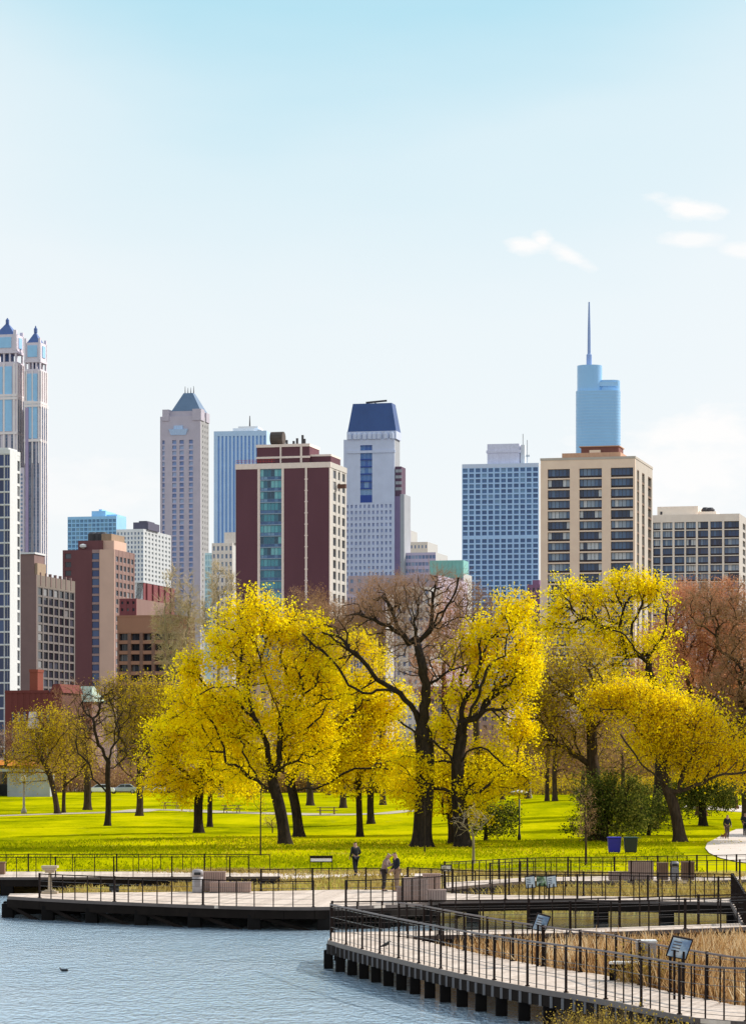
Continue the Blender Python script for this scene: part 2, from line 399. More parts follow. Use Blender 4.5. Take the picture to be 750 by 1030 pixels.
def boardwalk(label, front, back, pile_step, fascia=.4, joists=0, pile_w=.3, back_piles=True, braces=False, z0=-.9, shade_skirt=0):
    fr = [onz(x, y, ZD) for x, y in front]; bk = [onz(x, y, ZD) for x, y in back]
    fr = smooth(fr, 1); bk = smooth(bk, 1)
    n = 150
    LF = resample(fr, 1e9) if 0 else None
    def even(p):
        q = resample(p, .05); return [q[int(round(i*(len(q)-1)/n))] for i in range(n+1)]
    fe, be = even(fr), even(bk)
    o = fe[0]
    root = thing('boardwalk', label, 'boardwalk', o)
    mb = MB()
    for i in range(n):
        a, b, c, d = fe[i]-o, fe[i+1]-o, be[i+1]-o, be[i]-o; k = len(mb.v)
        for p in (a, b, c, d): mb.v.append((p[0], p[1], p[2]))
        for p in (a, b, c, d): mb.v.append((p[0], p[1], p[2]-.1))
        mb.face((k, k+1, k+2, k+3)); mb.face((k+7, k+6, k+5, k+4)); mb.face((k, k+4, k+5, k+1)); mb.face((k+2, k+6, k+7, k+3))
        if i == 0: mb.face((k, k+3, k+7, k+4))
        if i == n-1: mb.face((k+1, k+5, k+6, k+2))
    mb.build('deck', m_deck, root)
    if shade_skirt:
        q = resample(bk, 1.2)[:shade_skirt]; mb = MB()
        for a_, b_ in zip(q[:-1], q[1:]): mb.bar(a_-o+[0, .2, -.75], b_-o+[0, .2, -.75], .1, .8)
        mb.build('shade_boards', m_fascia, root)  # added dark boards standing in for the shade under the deck
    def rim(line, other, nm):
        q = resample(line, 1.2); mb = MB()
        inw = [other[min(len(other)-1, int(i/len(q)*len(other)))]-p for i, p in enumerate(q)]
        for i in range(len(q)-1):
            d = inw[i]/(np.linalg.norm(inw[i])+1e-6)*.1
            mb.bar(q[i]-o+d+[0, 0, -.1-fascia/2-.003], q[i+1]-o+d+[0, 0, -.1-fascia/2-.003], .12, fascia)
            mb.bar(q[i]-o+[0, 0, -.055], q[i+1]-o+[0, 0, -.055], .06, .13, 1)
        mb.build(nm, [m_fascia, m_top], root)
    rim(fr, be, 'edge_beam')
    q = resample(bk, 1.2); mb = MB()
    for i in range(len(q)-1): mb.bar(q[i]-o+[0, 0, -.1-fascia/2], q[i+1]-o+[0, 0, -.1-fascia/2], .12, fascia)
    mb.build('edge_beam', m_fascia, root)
    def piles(line, inset, other):
        q = resample(line, pile_step)
        for i, p in enumerate(q):
            t = other[int(i/max(1, len(q)-1)*(len(other)-1))]-p; d = t/(np.linalg.norm(t)+1e-6)
            c = p+d*inset-o; h = MB()
            h.box(-pile_w/2, pile_w/2, -pile_w/2, pile_w/2, z0-ZD, -.11-.2)
            h.build('pile', m_pile, root, loc=(c[0], c[1], 0), bevel=.03)
            if braces and i < 8:
                h = MB(); e = q[i+1]-p
                h.bar((0, -.2, -.35), (e[0]*.8, e[1]*.8-.2, -.95), .06, .14)
                h.build('brace', m_fascia, root, loc=(c[0], c[1], 0))
    piles(fr, .35, be)
    if back_piles: piles(bk, .35, fe)
    if joists:
        q = resample(fr, joists)
        for i, p in enumerate(q[:95]):
            t = be[int(i/max(1, len(q)-1)*n)]-p; d = t/(np.linalg.norm(t)+1e-6); s = np.array([-d[1], d[0], 0])
            h = MB(); h.obox(np.array([0, 0, -.27])+d*.0, s*.036, d*.04, [0, 0, .14]); h.build('joist_end', m_joist, root, loc=p-o)
    return root, fr, bk
def railing(label, line, h=1.05, step=.75, main=5, cables=6, group=None, thick=.035, zoff=0, cap=None, name='railing'):
    line = [np.asarray(p, float)+[0, 0, zoff] for p in line]
    q = resample(line, step)
    while len(q) > 99: step *= 1.1; q = resample(line, step)
    o = q[0]; root = thing(name, label, 'railing', o, 0, group)
    for i, p in enumerate(q):
        d = q[min(i+1, len(q)-1)]-q[max(i-1, 0)]; a = math.atan2(d[1], d[0]); mainp = main and i % main == 0
        w = thick*(1.9 if mainp else 1); mb = MB(); mb.box(-w/2, w/2, -w/2, w/2, .002, h+(.04 if mainp else -.02))
        if mainp: mb.box(-w*.9, w*.9, -w*.9, w*.9, 0, .03)
        mb.build('post', m_rail, root, loc=p-o, rot=(0, 0, a))
    mb = MB()
    for a, b in zip(q[:-1], q[1:]): mb.bar(a-o+[0, 0, h], b-o+[0, 0, h], .055, .04)
    mb.build('top_rail', cap or m_rail, root)
    for k in range(cables):
        z = .1+(h-.18)*k/max(1, cables-1); mb = MB()
        for a, b in zip(q[:-1], q[1:]): mb.bar(a-o+[0, 0, z], b-o+[0, 0, z], .012)
        mb.build('cable', m_cable, root)
    return root
def hshift(l, dx): return [np.asarray(p, float)+[dx[0], dx[1], 0] for p in l]

A_front = [(8, 902), (50, 904.5), (100, 907), (200, 911), (270, 912.8), (330, 913), (400, 910.5), (450, 906.5), (540, 904.5), (650, 906.5), (737, 908.5)]
A_back = [(10, 899.2), (50, 898.8), (100, 898), (170, 897.6), (250, 897), (300, 896), (345, 895), (400, 895.5), (440, 897.5), (480, 900.3), (540, 900.8), (650, 902.5), (737, 904)]
rA, fA, bA = boardwalk('long boardwalk on dark piles crossing behind the near walkway, wide where two people stand', A_front, A_back, 2.9, .36, 0, .5, True, True, -.9, 17)
railing('thin post railing along the water side of the boardwalk where two people stand', hshift(fA[2:11], (0, .15)), 1.0, .8, 6, 5)
railing('thin post railing on the narrow right half of the far boardwalk above the dark water', hshift(fA[11:], (0, .15)), 1.0, .6, 5, 5)
railing('low railing behind the bare deck where two people stand and talk', hshift(bA[9:15], (0, -.1)), .95, .85, 3, 3)
railing('railing on the back edge of the narrow boardwalk in front of the tan bank grass', hshift(bA[15:], (0, -.1)), 1.0, .8, 4, 3)
B_front = [(-60, 882.5), (0, 882.8), (60, 882.8), (150, 882.4), (240, 882.3), (282, 882)]
B_back = [(-60, 877), (0, 877), (60, 877), (150, 877), (240, 877.3), (282, 877.6)]
rB, fB, bB = boardwalk('boardwalk at the foot of the lawn, far left, with dark piles over the tan bank', B_front, B_back, 3.2, .35, 0, .6, True, False, -.6)
railing('fence of thin posts on the water edge of the far left boardwalk', hshift(fB[:-2], (0, .12)), .98, .95, 3, 1)
railing('fence of thin posts on the lawn edge of the far left boardwalk', hshift(bB[:-1], (0, -.12)), .9, 1.15, 4, 1)
C_front = [(449, 893.5), (480, 890.5), (530, 886.8), (575, 886.4), (640, 887), (700, 886.5), (760, 885)]
C_back = [(447, 888), (480, 886), (530, 882.8), (575, 882), (640, 881.3), (700, 879.8), (760, 878.5)]
rC, fC, bC = boardwalk('boardwalk along the lawn at the right, with blocks and bins standing on it', C_front, C_back, 2.4, .35, .9, .4, True, False, -.6)
railing('dark post fence on the lawn edge of the right hand boardwalk', hshift(bC, (0, -.12)), .95, .62, 4, 3)
railing('dark post fence on the bank edge of the right hand boardwalk', hshift(fC[3:], (0, .12)), .95, .95, 3, 2)
E_front = [(330, 946.5), (372, 958), (425, 971.5), (470, 982), (530, 993.5), (600, 1004.5), (650, 1015.3), (692, 1023.8), (722, 1027), (760, 1029), (850, 1032)]
E_back = [(334, 938.5), (372, 940.5), (413, 943.5), (470, 957), (530, 969.5), (575, 977), (610, 981), (650, 993), (700, 1003.5), (750, 1013.5), (850, 1020)]
rE, fE, bE = boardwalk('near boardwalk that bends around the reeds at the lower right, on thick dark piles', E_front, E_back, 1.5, .3, .62, .3, False, False)
m_cap2 = M('worn rail cap', (.13, .10, .095), .5, .2, 3, .4)
railing('steel post railing on the water edge of the near boardwalk', hshift(fE, (.08, .1)), 1.13, .56, 4, 4, cap=m_cap2, thick=.027)
railing('steel post railing between near boardwalk and brown reeds', hshift(bE[4:], (-.05, -.1)), 1.1, .8, 3, 3, cap=m_cap2, thick=.03)
D_front = [(416, 942.3), (450, 941), (530, 939.8), (610, 938), (680, 935.5), (760, 932.5)]
D_back = [(334, 938), (450, 936.2), (530, 935.2), (610, 933.6), (680, 931), (760, 928.2)]
rD, fD, bD = boardwalk('narrow boardwalk beyond the brown reeds, seen as a pale strip before dark water', D_front, D_back, 2.6, .35, 0, .4, True, False)
railing('cable railing on the pond side of the narrow boardwalk beyond the reeds', hshift(bD, (0, -.1)), 1.0, .85, 4, 5)
railing('cable railing on the reed side of the narrow boardwalk', hshift(fD[2:], (0, .1)), 1.0, 1.5, 3, 3)
# the cross deck at the right that joins the two
G_front = [(746, 931), (742, 922), (737, 912), (733, 905.5)]
G_back = [(800, 929), (795, 921), (785, 912), (775, 904)]
rG, fG, bG = boardwalk('short cross deck joining two boardwalks at the right edge', G_front, G_back, 3, .3, 0, .3)
railing('dark railing with close posts on the short cross deck, seen end on', hshift(fG, (.12, 0)), 1.05, .35, 5, 10, thick=.06)

# ---------------------------------------------------------------- marsh, reeds and bank grass
def inpoly(pts, poly):
    x, y = pts[:, 0], pts[:, 1]; ins = np.zeros(len(pts), bool); n = len(poly)
    for i in range(n):
        a, b = poly[i], poly[(i+1) % n]
        c = ((a[1] > y) != (b[1] > y)); ins ^= c & (x < (b[0]-a[0])*(y-a[1])/(b[1]-a[1]+1e-12)+a[0])
    return ins
marsh = [p[:2] for p in fD]+[p[:2] for p in bE[5:]][::-1]
mm = MB(); mm.v = [(p[0], p[1], .05) for p in marsh]; mm.face(range(len(marsh)))
m_mud = M('marsh mud', (.07, .045, .025), .95, .4, 3, streak=False)
struct(mm.build('marsh_bed', m_mud))
def blades(name, poly, n, h0, h1, w, lean, zf, mat, seed, clump=0, hf=None):
    rg = np.random.default_rng(seed); A = np.array(poly); lo, hi = A.min(0), A.max(0)
    pts = np.zeros((0, 2))
    while len(pts) < n:
        c = rg.uniform(lo, hi, (n*2, 2)); c = c[inpoly(c, A)]
        if clump: c = c[rg.random(len(c)) < np.clip(.55+.6*np.sin(c[:, 0]*clump)*np.sin(c[:, 1]*clump*.7+1), .1, 1)]
        pts = np.concatenate([pts, c])
    pts = pts[:n]; z = zf(pts[:, 0], pts[:, 1])
    h = rg.uniform(h0, h1, n)*(hf(pts[:, 0], pts[:, 1]) if hf else 1); a = rg.uniform(0, 2*PI, n); l = rg.normal(0, lean, (n, 2))
    b = np.stack([pts[:, 0], pts[:, 1], z], 1); s = np.stack([np.cos(a), np.sin(a), 0*a], 1)*(w*rg.uniform(.6, 1.4, n))[:, None]
    mid = b+np.stack([l[:, 0]*.4*h, l[:, 1]*.4*h, h*.55], 1); top = b+np.stack([l[:, 0]*1.2*h, l[:, 1]*1.2*h, h*rg.uniform(.75, 1, n)], 1)
    v = np.stack([b-s, b+s, mid+s*.8, mid-s*.8, top+s*.25, top-s*.25], 1).reshape(-1, 3)
    k = np.arange(n)[:, None]*6
    f = np.concatenate([k+np.array([[0, 1, 2, 3]]), k+np.array([[3, 2, 4, 5]])])
    return stuff(link(bpy.data.objects.new(name, mesh_np(name, v, f, mat))))
m_reed = LEAF('dry reed', [(0, (.08, .035, .012)), (.25, (.26, .125, .045)), (.5, (.54, .32, .13)), (.75, (.74, .53, .28)), (1, (.92, .8, .56))], .35)
m_straw = LEAF('tan grass', [(0, (.16, .10, .025)), (.4, (.42, .30, .08)), (.75, (.6, .46, .15)), (1, (.5, .5, .08))], .3)
def reedh(x, y):
    dl = np.array([p[:2] for p in fD]); dy = np.interp(x, dl[:, 0], dl[:, 1])-y
    return np.interp(dy, [0, 1, 4, 9, 14], [.32, .4, .62, .9, 1])
blades('reeds', marsh, 15000, .9, 1.75, .022, .16, lambda x, y: 0*x+.05, m_reed, 3, 1.1, reedh)
blades('sedge', marsh, 7000, .3, .8, .03, .3, lambda x, y: 0*x+.05, m_reed, 4, 0, reedh)
bank = [p[:2]+np.array([0, 1.]) for p in bA[13:]]+[p[:2]-np.array([0, .6]) for p in fC][::-1]
blades('bank_grass', bank, 9000, .2, .65, .03, .35, gz, m_straw, 5, .8)
bank2 = [(-17, 139.5), (-9, 138), (-1, 134), (1, 134.5), (2.5, 140), (2, 149), (-4, 149), (-9.6, 148.5), (-10, 145), (-17, 145)]
blades('shore_grass', bank2, 7000, .12, .4, .03, .4, gz, m_straw, 6, .9)
bank3 = [(-12, 152), (18, 146.5), (20, 149), (10, 152), (2, 154.5), (-12, 155.5)]
blades('lawn_edge_grass', bank3, 7000, .1, .28, .03, .4, gz, m_straw, 8, .7)

def grass_zf(x, y): return gz(x, y)-.01
m_blade = LEAF('lawn blade', [(0, (.12, .17, .002)), (.4, (.30, .33, .002)), (.8, (.46, .43, .004)), (1, (.6, .5, .01))], .3)
lawn = [(-22, 155), (17, 151), (20, 205), (-32, 205)]
blades('grass', lawn, 26000, .06, .2, .035, .4, grass_zf, m_blade, 21, .35)
# ---------------------------------------------------------------- furniture on the boardwalks
m_slat = M('brown slats', (.36, .245, .2), .8, .25, 2.5)
m_slat2 = M('dark brown slats', (.2, .115, .075), .8, .25, 2.5)
m_greybin = M('grey bin steel', (.34, .31, .31), .5, .15, 2, .4)
m_black = M('black steel', (.012, .012, .012), .5, .3, 3, .4)
m_white = M('white panel', (.78, .76, .72), .6, .08, 3)
m_tan = M('tan stone', (.45, .36, .25), .85, .2, 3)
def slat_block(label, c0, w, d, h, group=None, mat=None, cat='bench', name='slat_bench', z=ZD, rot=0):
    """a block seat clad in upright slats with a plank top"""
    t = thing(name, label, cat, (c0[0], c0[1], z), rot, group); mat = mat or m_slat
    mb = MB(); n = max(3, int(w/.09)); mb.box(-w/2+.015, w/2-.015, .015, d-.015, .03, h-.04, 1)
    for i in range(n):
        x = -w/2+w*(i+.08)/n; x2 = -w/2+w*(i+.92)/n
        mb.box(x, x2, 0, .03, .05, h-.05); mb.box(x, x2, d-.03, d, .05, h-.05)
    k = max(3, int(d/.09))
    for i in range(k):
        y = d*(i+.08)/k; y2 = d*(i+.92)/k
        mb.box(-w/2-.002, -w/2+.03, y, y2, .05, h-.05); mb.box(w/2-.03, w/2+.002, y, y2, .05, h-.05)
    mb.build('slat_panel', [mat, m_fascia], t)
    tp = MB()
    for i in range(k): tp.box(-w/2-.02, w/2+.02, d*(i+.04)/k, d*(i+.96)/k, h-.05, h)
    tp.build('top', mat, t)
    return t
def px_w(a, b, Y): return (b-a)/F*Y
def Yz(y, z=ZD): return F*(ZC-z)/(y-HY)
# group with the two people: tall block, low wings, back block
Yc = Yz(908); c = lambda x, Y: ((x-375)/F*Y, Y)
slat_block('tall brown slat block beside two talking people on the boardwalk', c(418, Yc), px_w(406, 430, Yc), .9, .97)
slat_block('low brown slat seat to the right of the tall block near two people', c(439.5, Yc+.1), px_w(431, 449, Yc), .8, .5)
slat_block('low brown slat seat against the left side of the tall block near two people', c(402, Yc+.1), px_w(399, 405, Yc), .8, .62)
slat_block('brown slat back block behind the tall block near two people', c(434, Yz(899)), px_w(425, 443, Yz(899)), .5, .85)
Yl = Yz(898.6)
slat_block('low long slat bench next to the grey litter bin on the left boardwalk', c(231.5, Yl), px_w(211, 252, Yl), .55, .47)
slat_block('taller slat block standing behind the low bench by the grey litter bin', c(215, Yl+.8), px_w(203, 226, Yl), .5, .9)
Yr = Yz(886.2)
slat_block('low slat bench at the left end of the row of blocks by the lawn', c(622.5, Yr), px_w(612.5, 632.5, Yr), .6, .42)
slat_block('large slat block in the row by the lawn, between low bench and brown boxes', c(645, Yr), px_w(633, 657, Yr), .8, .93)
slat_block('dark brown slat box left of the grey bin by the lawn', c(666.5, Yr), px_w(661, 672, Yr), .5, .87, None, m_slat2, 'litter bin', 'slat_bin')
slat_block('dark brown slat box right of the grey bin by the lawn', c(692, Yr), px_w(686, 698.5, Yr), .55, .9, None, m_slat2, 'litter bin', 'slat_bin')
def litter_bin(label, c0, w, h, z=ZD):
    t = thing('litter_bin', label, 'litter bin', (c0[0], c0[1], z))
    r = w/2
    MB().loft([[(r*k*math.cos(a), r+r*k*math.sin(a)*.9, zz) for a in [2*PI*j/16 for j in range(16)]] for k, zz in ((.9, 0), (1, .05), (1, h*.7))]).build('body', m_greybin, t, True)
    lid = MB(); lid.loft([[(r*k*math.cos(a), r+r*k*math.sin(a)*.9, zz) for a in [2*PI*j/16 for j in range(16)]] for k, zz in ((1.04, h*.7+.003), (1.04, h*.9), (.9, h*.97), (.5, h))])
    l = lid.build('lid', m_greybin, t, True)
    MB().box(-r*.6, r*.6, r*.02-.02, r*.1, h*.76, h*.87).build('opening', m_black, t)
    MB().box(-r*.5, r*.5, r*.08-.02, r*.1, h*.3, h*.6).build('plate', M('plate', (.25, .23, .23), .5), t)
    return t
litter_bin('round grey litter bin with dark slot at the end of the low slat bench', c(198.5, Yl-.1), px_w(193, 204, Yl), 1.02)
litter_bin('slim grey bin standing between two dark brown slat boxes by the lawn', c(678.5, Yr), px_w(674, 683, Yr), .92)
# stepped tan post with broad cap at far left
Yp = Yz(899.5)
t = thing('post_stand', 'tan post with broad stepped cap on the left end of the boardwalk', 'post', (*c(49.5, Yp), ZD))
MB().box(-.34, .34, 0, .6, .002, .1).box(-.22, .22, .08, .5, .1, .16).build('base', m_tan, t, bevel=.01)
MB().loft([[(-a, .29-a, z), (a, .29-a, z), (a, .29+a, z), (-a, .29+a, z)] for a, z in ((.08, .16), (.06, .9))]).build('shaft', m_tan, t)
MB().box(-.2, .2, .09, .49, .9, 1.0).box(-.3, .26, 0, .58, 1.0, 1.1).box(-.34, .34, -.05, .63, 1.1, 1.2).build('cap', m_tan, t, bevel=.012)
t = thing('equipment_box', 'small black box under the far left boardwalk beside the tan bank', 'box', (*c(114.5, 141), float(gz((114.5-375)/F*141, 141))))
MB().box(-.22, .22, 0, .4, 0, .48).box(-.25, .25, -.03, .43, .48, .53).build('body', m_black, t, bevel=.01)
MB().box(-.1, .1, -.03, 0, .2, .28).build('latch', m_greybin, t)
t = thing('equipment_box', 'dark box cut by the left edge, on the far boardwalk', 'box', (*c(-2, 150), ZD))
MB().box(-.4, .32, 0, .5, .02, .58).box(-.44, .36, -.03, .53, .58, .63).build('body', m_slat2, t, bevel=.01)
MB().box(-.1, .1, -.03, 0, .3, .36).build('latch', m_greybin, t)
# notice board on two posts behind the deck
q = hit(323, 880); t = thing('notice_board', 'white notice board with dark header on two thin posts by the lawn', 'notice board', q)
w = px_w(312, 334, q[1])/2
for x in (-w, w): MB().box(x-.02, x+.02, -.02, .02, -.05, .97).build('post', m_rail, t)
MB().box(-.02, .02, .02, .05, -.05, .7).build('post', m_rail, t)
MB().box(-w+.02, w-.02, -.015, .015, .66, .82).build('panel', m_white, t)
MB().box(-w-.03, w+.03, -.05, .05, .82, .95).build('header', m_rail, t)
MB().box(-w+.02, w-.02, -.02, .02, .61, .66).build('frame', m_rail, t)
# tilted information panels
def panel_mat(name, a, b, cc):
    t = NT(name); n = t.noise(3.2, 4); return t.fin(t.ramp(n, [(.38, a), (.5, b), (.6, cc)]), .25, .5)
def info_panel(label, loc, w, h, tilt, yaw, z, pm, group=None, post=True, roll=0):
    t = thing('information_panel', label, 'sign', (loc[0], loc[1], ZD), yaw, group)
    u = np.array([math.cos(roll), 0, math.sin(roll)]); b = np.array([-math.sin(roll)*math.cos(tilt), math.sin(tilt), math.cos(tilt)*math.cos(roll)]); nn = np.cross(u, b)
    fr = MB(); fr.obox((0, 0, z), u*(w/2+.03), b*(h/2+.03), nn*.02); fr.build('frame', m_rail, t)
    pn = MB(); pn.obox(np.array((0, 0, z))+nn*.021, u*w/2, b*h/2, nn*.004)
    pn.build('panel', pm, t)
    tx = MB()
    for k in range(4): tx.obox(np.array((0, 0, z))+nn*.027+b*h*(.3-.16*k)-u*w*.18, u*w*.22, b*h*.03, nn*.002)
    tx.build('text_block', M('ink', (.1, .1, .12), .5), t)
    if post:
        for x in (-w*.25, w*.25): MB().box(x-.025, x+.025, .02, .07, .002, z).build('post', m_rail, t)
    return t
pw = panel_mat('white graphic', (.75, .73, .7), (.8, .79, .76), (.6, .66, .7)); pg = panel_mat('green graphic', (.06, .10, .05), (.2, .3, .1), (.7, .75, .6)); pb = panel_mat('blue graphic', (.12, .22, .40), (.24, .38, .55), (.5, .6, .68))
Yq = Yz(904.5)
info_panel('white tilted sign on the boardwalk rail, left of a green sign', c(533, Yq-.6), .36, .5, -.45, .0, .72, pw, roll=.12)
info_panel('green picture sign tilted on the boardwalk rail between two white signs', c(545, Yq-.6), .42, .42, -.45, .0, .76, pg)
info_panel('white tilted sign on the boardwalk rail, right of a green sign', c(554.5, Yq-.6), .36, .5, -.45, .0, .74, pw, roll=.12)
info_panel('pale blue sign tilted above the back rail of the near boardwalk, left one', c(544, 81.5), .33, .5, -.6, .1, 1.2, pb, roll=-.25)
info_panel('blue sign tilted above the back rail of the near boardwalk, lower right', c(683, 70), .44, .55, -.6, .1, 1.22, pb, roll=-.2)
info_panel('white sign tilted on a post at the dark railing right of two people', c(448.5, Yz(893)+1), .42, .3, -.7, 0, .85, pw)
# near boardwalk bench and cabinet
Yb = 76.0
t = thing('bench', 'white topped bench on the back edge of the near boardwalk', 'bench', (*c(626, Yb), ZD), -.25)
MB().box(-.36, .36, 0, .45, .42, .48).build('seat', m_white, t, bevel=.01)
for x in (-.28, .28): MB().box(x-.07, x+.07, .03, .42, .002, .42).build('leg', m_fascia, t)
MB().box(-.21, .21, .1, .14, .2, .42).build('apron', m_fascia, t)
t = thing('control_cabinet', 'grey cabinet with white lid and a dark bracket among brown reeds', 'cabinet', (*c(650, 80), .36))
MB().box(-.26, .26, 0, .45, .55, 1.28).build('body', m_greybin, t, bevel=.01)
MB().box(-.29, .29, -.04, .49, 1.28, 1.34).build('lid', m_white, t, bevel=.01)
for x in (-.2, .2): MB().box(x-.04, x+.04, .15, .25, -.1, .55).build('leg', m_rail, t)
mb = MB(); mb.bar((-.12, -.02, 1.15), (-.12, -.22, 1.08), .1, .14); mb.bar((-.12, -.2, 1.1), (-.12, -.22, .8), .05); mb.build('bracket', m_black, t)
# ---------------------------------------------------------------- wheelie bins, lamps, tables, cars, overpass
def wheelie(label, px, py, body, lid):
    q = hit(px, py); t = thing('wheelie_bin', label, 'wheelie bin', q, 0, 'wheelie bins on the lawn'); s = .88
    L = lambda a: [(x*s, y*s, z*s) for x, y, z in a]
    def ring(w, d, z, y0=0): return L([(-w, y0-d, z), (w, y0-d, z), (w, y0+d, z), (-w, y0+d, z)])
    MB().loft([ring(.38, .34, .06), ring(.40, .36, .2), ring(.46, .42, 1.02)]).build('body', body, t, bevel=.03)
    l = MB().loft([ring(.5, .46, 1.025), ring(.5, .46, 1.08), ring(.42, .38, 1.13)]).build('lid', lid, t, bevel=.02)
    MB().box(-.34*s, .34*s, .43*s, .5*s, 1.0*s, 1.05*s).build('handle', lid, t)
    for x in (-.33, .33):
        MB().loft([[(x*s+dx, (.3+.12*math.cos(a))*s, (.12+.12*math.sin(a))*s) for a in [2*PI*k/12 for k in range(12)]] for dx in (-.03, .03)]).build('wheel', m_black, t)
m_blue = M('blue plastic', (.02, .015, .32), .45, .15, 2, .4); m_bkp = M('black plastic', (.012, .018, .02), .45, .2, 2, .4)
wheelie('blue wheelie bin on the lawn left of a black bin', 617.5, 858.5, m_blue, m_blue)
wheelie('black wheelie bin on the lawn right of a blue bin', 634, 858.5, m_bkp, M('green black lid', (.02, .05, .05), .5))
m_lampg = M('lamp globe', (.75, .73, .68), .3, .05, 2, .5); m_concp = M('lamp post concrete', (.34, .30, .26), .8, .2, 3)
def globe_lamp(label, px, py, top):
    q = hit(px, py); h = (py-top)/F*q[1]; t = thing('street_lamp', label, 'street lamp', q)
    MB().lathe((0, 0, 0), [(.28, -.05), (.28, .25), (.16, .5), (.12, .6), (.09, h-.75)]).build('post', m_concp, t, True)
    MB().lathe((0, 0, h-.75), [(.16, 0), (.2, .08), (.16, .12)]).build('collar', m_rail, t, True)
    MB().lathe((0, 0, h-.62), [(.12, 0), (.3, .18), (.32, .36), (.2, .55), (.05, .62)]).build('lamp_globe', m_lampg, t, True)
globe_lamp('concrete globe lamp at the far left by the thin lawn path', 24, 818.5, 780)
globe_lamp('pale globe lamp between bare trunks at the back of the lawn', 533, 803, 765)
q = hit(522, 845.5); h = (845.5-798)/F*q[1]; t = thing('street_lamp', 'dark lamp post with flat white saucer head on the lawn', 'street lamp', q)
MB().lathe((0, 0, 0), [(.12, -.05), (.12, .3), (.06, .5), (.05, h-.1)], 8).build('post', m_black, t, True)
MB().lathe((0, 0, h-.12), [(.08, 0), (.5, .1), (.62, .16), (.6, .19), (.2, .3), (.04, .34)], 18).build('lamp_shade', m_white, t, True)
def picnic(label, px, py, group='picnic tables by the lawn path'):
    q = hit(px, py); t = thing('picnic_table', label, 'picnic table', q, random.uniform(-.3, .3), group)
    mb = MB()
    for k in range(5): mb.box(-.95, .95, -.38+.155*k, -.24+.155*k, .7, .75)
    mb.build('tabletop', m_slat2, t)
    for y in (-.75, .6): MB().box(-.95, .95, y, y+.13, .41, .45).box(-.95, .95, y+.15, y+.27, .41, .45).build('seat', m_slat2, t)
    for x in (-.65, .65):
        mb = MB(); mb.bar((x, -.25, .7), (x, -.62, 0), .06, .1); mb.bar((x, .25, .7), (x, .62, 0), .06, .1); mb.bar((x, -.75, .38), (x, .85, .38), .06, .08); mb.build('leg', m_slat2, t)
picnic('dark picnic table left of the big yellow tree, left of the pair near the path', 172, 814.5)
picnic('dark picnic table seen between the yellow trees, behind two trunks', 233, 818)
picnic('dark picnic table to the right of the two thick leaning trunks', 329, 820)
# cars on the road beyond the lawn
def ring_xz(pts, y): return [(x, y, z) for x, z in pts]
def car(label, px, Y, paint, rz, group='cars parked beyond the lawn'):
    X = (px-375)/F*Y; z = float(gz(X, Y)); t = thing('parked_car', label, 'car', (X, Y, z), rz, group)
    body = [(-2.2, .35), (-2.25, .7), (-1.9, .86), (-1.0, .95), (1.2, .98), (2.15, .9), (2.25, .6), (2.2, .35)]
    MB().loft([ring_xz([(x*.97, zz) for x, zz in body], -.86), ring_xz(body, -.8), ring_xz(body, .8), ring_xz([(x*.97, zz) for x, zz in body], .86)]).build('body', paint, t, bevel=.05)
    cab = [(-1.05, .95), (-.35, 1.42), (1.0, 1.45), (1.75, .97)]
    MB().loft([ring_xz(cab, -.72), ring_xz([(x*.95, zz) for x, zz in cab], .72)]).build('roof', paint, t, bevel=.05)
    gl = GLASS('car glass', [(0, (.01, .015, .02)), (.5, (.02, .03, .04))])
    for y in (-.735, .735):
        for x0, x1, x2, x3 in ((-.85, -.32, .25, .25), (.33, .33, .95, 1.5)):
            m_ = MB(); m_.v = [(x0, y, 1.0), (x3, y, 1.0), (x2, y, 1.38), (x1, y, 1.38)]; m_.face((0, 1, 2, 3)); m_.build('window', gl, t)
    for x in (-1.4, 1.4):
        for y in (-.86, .68):
            w_ = MB().loft([[(x+.33*math.cos(a), y+dy, .33+.33*math.sin(a)) for a in [2*PI*k/14 for k in range(14)]] for dy in (0, .2)]).build('wheel', m_black, t)
            MB().loft([[(x+.19*math.cos(a), y+dy, .33+.19*math.sin(a)) for a in [2*PI*k/10 for k in range(10)]] for dy in (-.012, .212)]).build('rim', m_greybin, w_)
    for y in (-.6, .6): MB().box(-2.27, -2.2, y-.18, y+.18, .6, .74).build('headlight', m_lampg, t)
m_carw = M('white car paint', (.75, .76, .78), .3, .05, 1, .5); m_cars = M('silver car paint', (.35, .39, .45), .3, .05, 1, .5); m_card = M('dark car paint', (.05, .06, .09), .3, .05, 1, .5)
car('white car beyond the left lawn between two dark trunks', 100, 440, m_carw, .05)
car('silver car beyond the left lawn, left of the thickest far trunk', 124, 442, m_cars, .02)
car('white car beyond the left lawn, right of the thickest far trunk', 152, 446, m_carw, 0)
car('dark car parked behind bare trees at the back of the right lawn', 568, 430, m_card, .1)
car('pale car parked behind dark shrubs at the back of the right lawn', 664, 440, m_carw, .1)
